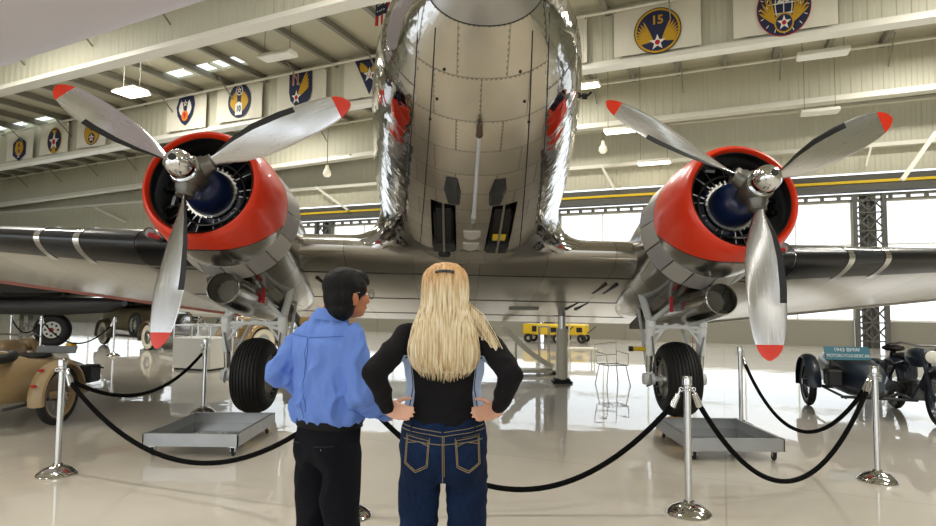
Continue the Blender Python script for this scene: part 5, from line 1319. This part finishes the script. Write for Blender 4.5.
# black aircraft behind the left wing
ba = empty('parked_black_aircraft', (-12.75, 18.5, 0), 0, 'black aircraft with white hubbed wheel parked behind the left wing', 'airplane')
mb = MB(); rings = []
for x, r, z, yc in ((-9, .3, 2.0, .8), (-7, .7, 1.75, .4), (-4, .95, 1.70, .1), (-1, .85, 1.80, 0), (1.5, .60, 1.95, 0), (3.6, .30, 2.15, 0), (5.2, .06, 2.3, 0)):
    rings.append([(x, yc + r * 1.0 * math.cos(a), z + r * .75 * math.sin(a)) for a in [2 * PI * k / 32 for k in range(32)]])
mb.loft(rings); mb.build('fuselage', M_blk2, ba)
mb = MB(); rings = [[(x0, yy, z) for yy, z in ((-1.2 + s0, .0 + zz), (-.9 + s0, .25 + zz), (.8 + s0, .30 + zz), (2.2 + s0, .02 + zz), (.8 + s0, -.30 + zz), (-.9 + s0, -.30 + zz))] for x0, s0, zz in ((-9, -1.2, 1.75), (-2, -1.0, 1.85), (1.5, -.8, 1.92), (4.9, -.5, 2.02))]
mb.loft(rings); mb.build('wing', M_dull, ba, smooth=False)
mb = MB(); rings = [[(x, -1.4 + r * math.cos(a), z + r * math.sin(a) * .7) for a in [2 * PI * k / 24 for k in range(24)]] for x, r, z in ((-1.9, .04, 1.1), (-1.6, .22, 1.15), (-.8, .34, 1.2), (1.2, .36, 1.2), (2.6, .30, 1.25), (3.0, .12, 1.3))]
mb.loft(rings); mb.build('underwing_tank', M_dull, ba)
mb = MB(); mb.lathe([(0, 0), (.25, .05), (.33, .35), (.30, .7), (0, .7)], 24, (-2.6, -1.4, 1.05), (1, 0, 0)); mb.build('tank_tip', mat('green_white_tip', '#7f9a7a', .5), ba)
for x in (.55, -5.9):
    c = Vector((x, -.75, .50)); mb = MB(); a_ = (.25, -1, 0); mb.torus(c, .36, .14, a_, 44, 14); o = mb.build('wheel', M_rubber, ba)
    mb = MB(); mb.lathe([(0, -.03), (.24, -.03), (.26, .04), (.25, .07), (.08, .10), (0, .10)], 36, c, a_); h = mb.build('white_hub', mat('white_hub_paint', '#d8d8d2', .4), o)
    av = Vector(a_).normalized(); xx = av.orthogonal().normalized(); yy = av.cross(xx); mb = MB()
    for k in range(8): mb.ell(c + av * .085 + (xx * math.cos(k * PI / 4) + yy * math.sin(k * PI / 4)) * .165, (.035, .02, .035), 10, 8)
    mb.build('hub_holes', M_black, h); mb = MB(); mb.lathe([(0, .09), (.07, .09), (.06, .13), (0, .135)], 20, c, a_); mb.build('red_hub_cap', M_redflag, h)
    mb = MB(); mb.tube([c + Vector((.1, .16, 0)), c + Vector((.1, .3, 1.3))], .06, 12); mb.build('landing_strut', M_dark, ba)
for dx in (-.35, .45):
    mb = MB(); mb.prism([(-.11, 0), (.11, 0), (.06, .13), (-.06, .13)], -.12, .12, lambda a, b, c: (a, c, b)); o = mb.build('wheel_chock', M_chock, smooth=False); o.location = (-12.75 + .55 + dx * 1.25, 18.5 - .75, 0); tag(o, 'small yellow chock at the black aircraft wheel, %s side' % ('left' if dx < 0 else 'right'), 'wheel chock', None)
# distant posts and ropes
qs = [fl(10, 348), fl(113, 356), fl(40, 352)]
for p, l in zip(qs, ('far barrier post at the left edge below the black aircraft', 'far barrier post in front of the olive vintage car', 'far barrier post left of the white hubbed wheel')): post(p.x, p.y, l)
T_ = Vector((0, 0, .872))
rope(qs[0] + T_, qs[2] + T_, .3, 'thin far rope at the left edge'); rope(qs[2] + T_, qs[1] + T_, .5, 'thin far rope in front of the white hubbed wheel')
# pale truck far away
c = fl(205, 333); tk = empty('pale_truck', (c.x, c.y, 0), R(-10), 'pale grey truck far behind the display case', 'truck')
mb = MB(); mb.box((0, 0, 1.35), (3.2, 1.8, 1.3), bev=.12); mb.build('cargo_body', mat('pale_grey_vehicle', '#b9b8b2', .5), tk)
mb = MB(); mb.box((2.2, 0, 1.1), (1.2, 1.7, .9), bev=.15); cb = mb.build('cab', mat('pale_grey_vehicle', '#b9b8b2', .5), tk)
mb = MB(); mb.box((2.2, -.86, 1.3), (.8, .03, .35)); mb.box((-.4, -.91, 1.55), (1.6, .03, .4)); mb.build('window', M_blk2, tk, smooth=False)
for x in (-1, 2.1):
    mb = MB(); mb.torus((x, -.8, .4), .29, .11, (0, 1, 0), 30, 10); mb.lathe([(0, -.05), (.2, -.05), (.2, .05), (0, .05)], 20, (x, -.8, .4), (0, 1, 0)); mb.build('wheel', M_rubber, tk)
    mb = MB(); mb.torus((x, .8, .4), .29, .11, (0, 1, 0), 30, 10); mb.build('wheel', M_rubber, tk)
# jack column under the wing
M_cream = mat('cream_paint', '#cfc9b6', .4)
jx = 1.74; jy = 11.1; jc = empty('jack_stand', (jx, jy, 0), 0, 'cream jack column with black foot under the wing, centre right', 'jack stand')
mb = MB(); mb.box((0, 0, .02), (.36, .30, .04), bev=.012); mb.box((0, 0, .06), (.28, .22, .05), bev=.01); mb.build('foot', M_black, jc)
mb = MB(); mb.lathe([(0, .07), (.12, .07), (.12, .10), (.105, .12), (.105, .98), (0, .98)], 24); mb.build('column', M_cream, jc)
mb = MB(); mb.lathe([(0, .98), (.07, .98), (.07, 1.22), (0, 1.22)], 20); mb.build('ram', M_alu, jc)
mb = MB(); mb.box((0, 0, 1.235), (.34, .12, .03), bev=.008); mb.build('head_plate', M_dark, jc)
# curved loading ramp
c = fl(540, 383); rp_ = empty('curved_ramp', (1.35, 12.4, 0), R(0), 'pale curved ramp beside the jack column, right of the blonde hair', 'ramp')
for y_, nm in ((-.18, 'side_rail'), (.18, 'side_rail')):
    mb = MB(); pts = []
    for k in range(15):
        t = k / 14; pts.append(Vector((-.62 + 1.0 * t, y_, .98 - 1.15 * t + .33 * t * t)))
    for a_, b_ in zip(pts, pts[1:]): mb.beam(a_, b_, .03, .10, (0, 1, 0) if False else (0, 0, 1))
    mb.build(nm, M_cream, rp_)
mb = MB(); rings = []
for k in range(15):
    t = k / 14; x, z = -.62 + 1.0 * t, .96 - 1.15 * t + .33 * t * t; rings.append([(x, -.18, z), (x, .18, z), (x, .18, z - .03), (x, -.18, z - .03)])
mb.loft(rings); mb.build('ramp_bed', mat('ramp_bed_grey', '#b5b1a4', .4), rp_)
mb = MB(); mb.box((-.05, 0, .07), (1.0, .42, .06), bev=.01); mb.beam((-.35, 0, .1), (-.35, 0, .62), .05, .05); mb.build('base_frame', M_cream, rp_)
for x in (-.5, .4):
    for y_ in (-.2, .2): mb = MB(); mb.lathe([(0, -.015), (.04, -.015), (.04, .015), (0, .015)], 16, (x, y_ * 1.15, .04), (0, 1, 0)); mb.build('caster', M_rubber, rp_)
# yellow carts by the doors
for px, w_, l in ((545, 1.45, 'yellow ground cart near the hangar door, left of the jack column'), (574, .95, 'small yellow ground cart near the hangar door, right of the jack column')):
    c = P(px, 336, 21.5); yc = empty('ground_cart', (c.x, 21.5, 0), -TH, l, 'cart')
    mb = MB(); mb.box((0, 0, .48), (w_, .7, .38), bev=.04); mb.build('body', M_yel, yc)
    mb = MB(); mb.box((-.2 * w_, -.36, .50), (.16, .03, .2)); mb.box((.28 * w_, -.36, .48), (.2, .03, .16)); mb.build('dark_panel', M_black, yc, smooth=False)
    for sx in (-1, 1):
        mb = MB(); mb.torus((sx * w_ * .36, -.32, .17), .115, .05, (0, 1, 0), 26, 10); mb.build('wheel', M_rubber, yc)
        mb = MB(); mb.torus((sx * w_ * .36, .32, .17), .115, .05, (0, 1, 0), 26, 10); mb.build('wheel', M_rubber, yc)
    mb = MB(); mb.tube([(w_ / 2, 0, .35), (w_ / 2 + .3, 0, .6)], .02, 8); mb.build('tow_bar', M_dark, yc)
# tube-legged stand
for px, l, h_ in ((544, 'thin metal rack standing left of the jack column', .85), (581, 'low cream rolling table right of the jack column', .62)):
    c = fl(px, 361); st = empty('metal_rack' if px < 560 else 'rolling_table', (c.x, c.y, 0), 0, l, 'rack' if px < 560 else 'table')
    mb = MB()
    if px < 560:
        for x in (-.12, .12):
            for y in (-.15, .15): mb.tube([(x, y, 0), (x, y, h_)], .014, 8)
        mb.tube([(-.12, -.15, h_), (.12, -.15, h_), (.12, .15, h_), (-.12, .15, h_), (-.12, -.15, h_)], .014, 8); mb.tube([(-.12, -.15, .3), (.12, -.15, .3)], .012, 8); mb.build('tube_frame', M_galu, st)
    else:
        mb.box((0, 0, .30), (.75, .45, .06), bev=.01); mb.build('shelf', M_cream, st)
        for x in (-.3, .3):
            for y in (-.17, .17): mb = MB(); mb.tube([(x, y, 0), (x, y, .28)], .02, 8); mb.build('leg', M_cream, st)
        mb = MB(); mb.tube([(-.3, 0, .3), (-.3, 0, .95)], .016, 8); mb.build('handle_pole', M_cream, st)
# wire chair
wc_ = empty('wire_chair', (2.62, 10.9, 0), R(15), 'skeletal pale wire chair standing on the bright floor left of the right wheel', 'chair')
M_wire = mat('pale_wire', '#dcd8d0', .35, .5)
mb = MB(); s_ = .20
for q in (-1, 1):
    mb.tube([(q * s_, -s_, .36), (q * s_, s_, .36)], .009, 6); mb.tube([(-s_, q * s_, .36), (s_, q * s_, .36)], .009, 6)
for k in range(-2, 3): mb.tube([(k * .07, -s_, .36), (k * .07, s_, .36)], .005, 5)
mb.build('seat', M_wire, wc_)
mb = MB(); mb.tube([(-s_, s_, .36), (-s_ - .02, s_ + .08, .70), (s_ + .02, s_ + .08, .74), (s_, s_, .36)], .009, 6); mb.tube([(-s_, s_ + .03, .5), (s_, s_ + .03, .52)], .006, 5)
for q in (-1, 1): mb.tube([(q * s_, -s_, .36), (q * s_ * 1.1, -s_ * .9, .56), (q * s_ * 1.1, s_ + .05, .58)], .008, 6)
mb.build('backrest', M_wire, wc_)
for qx in (-1, 1):
    for qy in (-1, 1):
        mb = MB(); mb.tube([(qx * s_ * .85, qy * s_ * .85, .36), (qx * s_ * 1.15, qy * s_ * 1.1, .0)], .009, 6); mb.build('leg', M_wire if qx < 0 else mat('reddish_wire', '#c09a8e', .4, .3), wc_)

# overhead wing in the top left corner
Z_ = 5.3; a = PZ(-120, 108, Z_); b = PZ(222, -2, Z_); d = (b - a).normalized(); b2 = b + d * 1.2; nrm = Vector((-d.y, d.x, 0)) * -1
ov = empty('overhead_wing', (a + b2) / 2, 0, 'large smooth lavender grey surface reaching overhead in the top left corner', 'aircraft wing'); o0 = (a + b2) / 2
mb = MB(); rings = []
for p, ch in ((a, 3.6), (a.lerp(b2, .5), 3.0), (b2, 2.3)):
    rings.append([p - o0 + nrm * (x * ch) + Vector((0, 0, z * ch + .06)) for x, z in ((0, 0), (.02, -.022), (.10, -.045), (.3, -.055), (.6, -.04), (1, 0), (.6, .05), (.3, .085), (.1, .065), (.02, .03))])
mb.loft(rings); mb.build('wing_panel', mat('lavender_grey_paint', '#dedae2', .5), ov)
for t in (.25, .8):
    p = a.lerp(b2, t) + nrm * 1.2 - o0; mb = MB(); mb.tube([p + Vector((0, 0, .1)), p + Vector((0, 0, ROOF - Z_ - .05))], .012, 6); mb.build('hanging_cable', M_dark, ov)
# ------------------------------------------------------------------ unit banners hung on the roof girder
M_ban = mat('cream_banner_cloth', '#e2ddcc', .85, bump=(2.5, .5, .08), stretch=(1, 1, .35))
CN = mat('navy_cloth', '#1d2547', .7); CY = mat('gold_cloth', '#c79a22', .7); CW = mat('white_cloth', '#e9e6dd', .7); CR = mat('red_cloth', '#c0202a', .7); CO = mat('orange_cloth', '#d9781e', .7); CK = mat('black_cloth', '#16161c', .7)
BD = 16.80
def banner(px0, px1, pyc, ex, ey, label, zr=(8.16, 9.50)):
    """px0..px1: the cloth's edges; ex, ey: the emblem's centre in the photo"""
    t0, t1 = PD(px0, pyc, BD).x, PD(px1, pyc, BD).x; tc = (t0 + t1) / 2; zc = sum(zr) / 2
    zc += gz(tc) + .17; wd = U * tc + N * BD + Vector((0, 0, zc)); root = empty('banner', wd, -TH, label, 'banner', None)
    w, h = t1 - t0, zr[1] - zr[0]; nx = 18; mb = MB(); rings = []
    for z in [h / 2 - h * k / 8 for k in range(9)]:
        fr = []
        for k in range(nx + 1):
            x = -w / 2 + w * k / nx; sagz = -.03 * math.sin(PI * k / nx) * (z / h + .5); fr.append((x, .012 * math.sin(k * 1.7) * (1 - (z / h + .5)) + .0, z + sagz))
        rings.append(fr + [(x, y + .008, z_) for x, y, z_ in fr[::-1]])
    mb.loft(rings); mb.build('cloth', M_ban, root)
    mb = MB()
    for q in (-1, 1): mb.ell((q * (w / 2 - .04), -.01, h / 2 - .05), (.025, .01, .025), 10, 6)
    mb.build('grommet', M_galu, root)
    e = PD(ex, ey, BD); return root, e.x - tc, e.z - zc
class Em:
    def __init__(s, root, x, z, rx, rz): s.r, s.x, s.z, s.rx, s.rz, s.k = root, x, z, rx, rz, 0
    def poly(s, pts, m, name, join=None):
        s.k += 1; y = -.028 - .004 * s.k; mb = join or MB(); mb.prism(pts, 0, 1, lambda a, b, c: (s.x + a * s.rx, y + .003 * c, s.z + b * s.rz))
        return None if join is not None else mb.build(name, m, s.r, smooth=False)
    def disc(s, cx, cz, r, m, name, n=40): return s.poly([(cx + r * math.cos(2 * PI * k / n), cz + r * math.sin(2 * PI * k / n)) for k in range(n)], m, name)
    def star(s, cx, cz, r, red=True):
        s.poly([(cx + (r if k % 2 == 0 else r * .40) * math.sin(PI * k / 5), cz + (r if k % 2 == 0 else r * .40) * math.cos(PI * k / 5)) for k in range(10)], CW, 'star')
        if red: s.disc(cx, cz, r * .30, CR, 'star_centre', 20)
    def wing(s, cx, cz, q, L=.62, a0=95, a1=10, n=7, m=None, w=.085):
        s.k += 1; y = -.028 - .004 * s.k; mb = MB()
        for k in range(n):
            a = R(a0 + (a1 - a0) * k / (n - 1)); l = L * (1 - .32 * k / (n - 1)); dx, dz = math.cos(a) * q, math.sin(a); px_, pz_ = -dz, dx
            pts = [(cx + dx * l * t + px_ * w * ww, cz + dz * l * t + pz_ * w * ww) for t, ww in ((.0, .5), (.35, .9), (.8, .8), (1, .1), (.8, -.6), (.35, -.8), (0, -.5))]
            yy = y - .0006 * k; mb.prism(pts, 0, 1, lambda a_, b_, c_: (s.x + a_ * s.rx, yy + .003 * c_, s.z + b_ * s.rz))
        mb.build('wing_emblem', m or CY, s.r, smooth=False)
    def text(s, t, cx, cz, size, m, sx=1.0, bold=.01):
        s.k += 2; text_mesh(t, size * s.rz, m, s.r, (s.x + cx * s.rx, -.028 - .004 * s.k, s.z + cz * s.rz), name='number', ext=.002, sx=sx * s.rx / s.rz, bold=bold)
def half(px, py0, py1): return abs(PD(px, py0, BD).z - PD(px, py1, BD).z) / 2
def halfw(x0, x1, py): return abs(PD(x1, py, BD).x - PD(x0, py, BD).x) / 2
# 15
r_, x, z = banner(614, 701, 30, 657.5, 31, 'cream banner with round winged emblem numbered 15, right of the fuselage'); e = Em(r_, x, z, halfw(633.5, 681, 31), half(657, 8, 54))
e.disc(0, 0, 1, CK, 'emblem_disc'); e.disc(0, 0, .96, CY, 'gold_ring'); e.disc(0, 0, .87, CN, 'navy_field')
for q in (-1, 1): e.wing(q * .20, -.42, q, .98, 66, -8, 9, w=.055)
e.text('15', 0, .44, .52, CY); e.star(0, -.52, .36)
# 20
r_, x, z = banner(733, 838, 12, 783.5, 8, 'cream banner with winged globe emblem, top right'); e = Em(r_, x, z, halfw(756, 811, 8), half(783, -20, 37))
e.disc(0, 0, 1, CR, 'emblem_disc'); e.disc(0, 0, .975, CN, 'navy_field')
mb = MB(); s_ = e; s_.k += 1
for k in range(16):
    a = 2 * PI * k / 16; s_.k -= 0; c_, n_ = math.cos(a), math.sin(a); e.poly([(c_ * .80 - n_ * .015, n_ * .80 + c_ * .015), (c_ * .92 - n_ * .015, n_ * .92 + c_ * .015), (c_ * .92 + n_ * .015, n_ * .92 - c_ * .015), (c_ * .80 + n_ * .015, n_ * .80 - c_ * .015)], CW, 'tick', mb); e.k -= 1
mb.build('tick_marks', CW, r_, smooth=False)
mb = MB()
for f_ in (-.55, -.2, .15, .5):
    hw = math.sqrt(max(0, .62 ** 2 - (f_ - .1) ** 2)) ; e.poly([(-hw, f_ - .018), (hw, f_ - .018), (hw, f_ + .018), (-hw, f_ + .018)], CW, 'g', mb); e.k -= 1
for f_ in (-1, -.5, 0, .5, 1):
    pts = [(f_ * .62 * math.cos(a), .1 + .62 * math.sin(a)) for a in [-PI / 2 + PI * k / 16 for k in range(17)]]; e.poly([(a_ - .018, b_) for a_, b_ in pts] + [(a_ + .018, b_) for a_, b_ in pts[::-1]], CW, 'g', mb); e.k -= 1
mb.build('globe_grid', CW, r_, smooth=False)
e.k += 2
for q in (-1, 1): e.wing(q * .30, -.56, q, 1.15, 78, 38, 5, w=.055)
e.text('20', 0, .32, .5, CW); e.disc(0, -.55, .36, CY, 'gold_ring'); e.disc(0, -.55, .30, CN, 'navy_centre'); e.star(0, -.55, .27)
# 11
r_, x, z = banner(277, 326, 92, 301, 89.5, 'cream banner with navy shield, red 11 and gold wing'); e = Em(r_, x, z, halfw(289, 313, 89), half(301, 71, 108))
e.poly([(-.95, 1), (.95, 1), (.95, -.1), (.8, -.55), (.4, -.88), (0, -1), (-.4, -.88), (-.8, -.55), (-.95, -.1)], CN, 'shield')
e.text('11', -.42, .52, .75, CW, bold=.022); e.text('11', -.42, .52, .75, CR, bold=.004); e.wing(-.15, -.35, 1, 1.45, 60, 28, 5, w=.13); e.star(-.3, -.42, .40)
# triangle
r_, x, z = banner(344, 398, 84, 370, 77, 'cream banner with navy triangle, gold wings and white star against the fuselage'); e = Em(r_, x, z, halfw(355, 385, 77), half(370, 60, 95.5))
e.poly([(-1, 1), (1, 1), (0, -1)], CN, 'triangle')
for q in (-1, 1): e.wing(q * .12, .35, q, .75, 45, 10, 4, w=.13)
e.star(0, .12, .42); e.text('8', 0, .12, .26, CW)
# 10
r_, x, z = banner(217, 262, 104, 240, 101, 'cream banner with navy oval, gold wings and white 10'); e = Em(r_, x, z, halfw(228.5, 251, 101), half(240, 84, 117.5))
e.disc(0, 0, 1, CN, 'emblem_disc')
for q in (-1, 1): e.wing(q * .22, -.62, q, 1.25, 85, 45, 6, w=.14)
e.disc(0, .62, .30, CW, 'white_disc'); e.disc(0, .62, .25, CN, 'navy_centre'); e.star(0, .62, .22); e.poly([(-.3, -.85), (.3, -.85), (.3, -.2), (0, -.05), (-.3, -.2)], CW, 'white_block'); e.text('10', 0, -.5, .5, CN, .8)
# 9
r_, x, z = banner(167, 206, 113, 186, 111, 'cream banner with navy shield, white wings and orange disc numbered 9'); e = Em(r_, x, z, halfw(177, 195, 111), half(186, 97, 126))
e.poly([(-.7, .9), (0, 1), (.85, .95), (1, .4), (.8, -.3), (.4, -.8), (0, -1), (-.45, -.75), (-.85, -.3), (-1, .3)], CN, 'shield')
for q in (-1, 1): e.wing(q * .25, -.35, q, 1.1, 80, 55, 4, CW, w=.16)
e.poly([(-.25, .9), (.25, .9), (.2, .1), (-.2, .1)], CN, 'navy_bar'); e.star(0, .5, .26); e.disc(0, -.35, .36, CO, 'orange_disc'); e.text('9', 0, -.35, .5, CR, 1.0, .02)
# 8
r_, x, z = banner(77, 106, 134, 92.5, 133, 'cream banner with navy oval and golden 8 behind the propeller blade'); e = Em(r_, x, z, halfw(85, 100, 133), half(92, 121, 145))
e.disc(0, 0, 1, CN, 'emblem_disc'); e.disc(0, 0, .93, CY, 'gold_ring'); e.disc(0, -.42, .42, CN, 'navy_centre'); e.disc(0, .45, .26, CN, 'navy_centre'); e.star(0, -.42, .36)
# 7
r_, x, z = banner(40, 68, 141, 55, 140.5, 'cream banner with navy oval, large white star and golden 7'); e = Em(r_, x, z, halfw(48, 62, 140), half(55, 127.7, 153.3))
e.disc(0, 0, 1, CY, 'emblem_disc'); e.disc(0, 0, .93, CN, 'navy_field'); e.text('7', 0, .35, 1.0, CY, 1.0, .03); e.poly([(-.3, -.9), (.3, -.9), (.12, -.45), (-.12, -.45)], CY, 'gold_base'); e.star(0, -.12, .70)
# hexagon
r_, x, z = banner(7, 33, 149, 20, 149, 'leftmost cream banner with navy hexagon and gold emblem'); e = Em(r_, x, z, halfw(13.7, 26.5, 149), half(20, 137, 161))
e.poly([(0, 1), (1, .5), (1, -.5), (0, -1), (-1, -.5), (-1, .5)], CN, 'hexagon')
for q in (-1, 1): e.wing(q * .15, -.5, q, 1.15, 75, 50, 4, w=.16)
e.disc(0, .30, .36, CY, 'gold_disc'); e.text('6', 0, .3, .5, CN); e.star(0, -.55, .28)
# plain banner just right of the fuselage
banner(566, 587, 46, 574, 40, 'plain cream banner showing only its edge right of the fuselage')
# national flag hanging left of the fuselage
c = PD(381.5, 5, 13.6); wd = U * c.x + N * 13.6 + Vector((0, 0, c.z)); fg = empty('national_flag', wd, -TH, 'national flag hanging against the left side of the fuselage', 'flag')
def flagpt(u, v): return (-.32 + .62 * u + .06 * math.sin(v * 3) + .12 * (1 - v), .035 * math.sin(u * 9 + v * 2), -.55 + 1.25 * v)
for nm, u0, u1, v0, v1, m in [('stripe', k / 7, (k + 1) / 7, 0, .22, CR if k % 2 == 0 else CW) for k in range(7)] + [('canton', 0, .62, .22, 1, CN)] + [('stripe', .62 + .38 * k / 4, .62 + .38 * (k + 1) / 4, .22, 1, CR if k % 2 == 0 else CW) for k in range(4)]:
    mb = MB(); rings = []
    for i in range(9):
        v = v0 + (v1 - v0) * i / 8; fr = [flagpt(u0 + (u1 - u0) * k / 5, v) for k in range(6)]; rings.append(fr + [(a, b + .004, c_) for a, b, c_ in fr[::-1]])
    mb.loft(rings); o = mb.build(nm, m, fg)
    if nm == 'canton': can = o
mb = MB()
for i in range(5):
    for j in range(4):
        x, y, z = flagpt(.08 + .13 * j + .05 * (i % 2), .32 + .13 * i); mb.prism([((.03 if k % 2 == 0 else .012) * math.sin(PI * k / 5), (.03 if k % 2 == 0 else .012) * math.cos(PI * k / 5)) for k in range(10)], -.012, -.006, lambda a, b, c_: (x + a, y + c_, z + b))
mb.build('stars', CW, can, smooth=False)
mb = MB(); mb.tube([(-.25, 0, .72), (.5, 0, .72)], .015, 8); mb.tube([(.1, 0, .72), (.1, 0, ROOF - wd.z)], .006, 5); mb.build('hanging_rod', M_galu, fg)
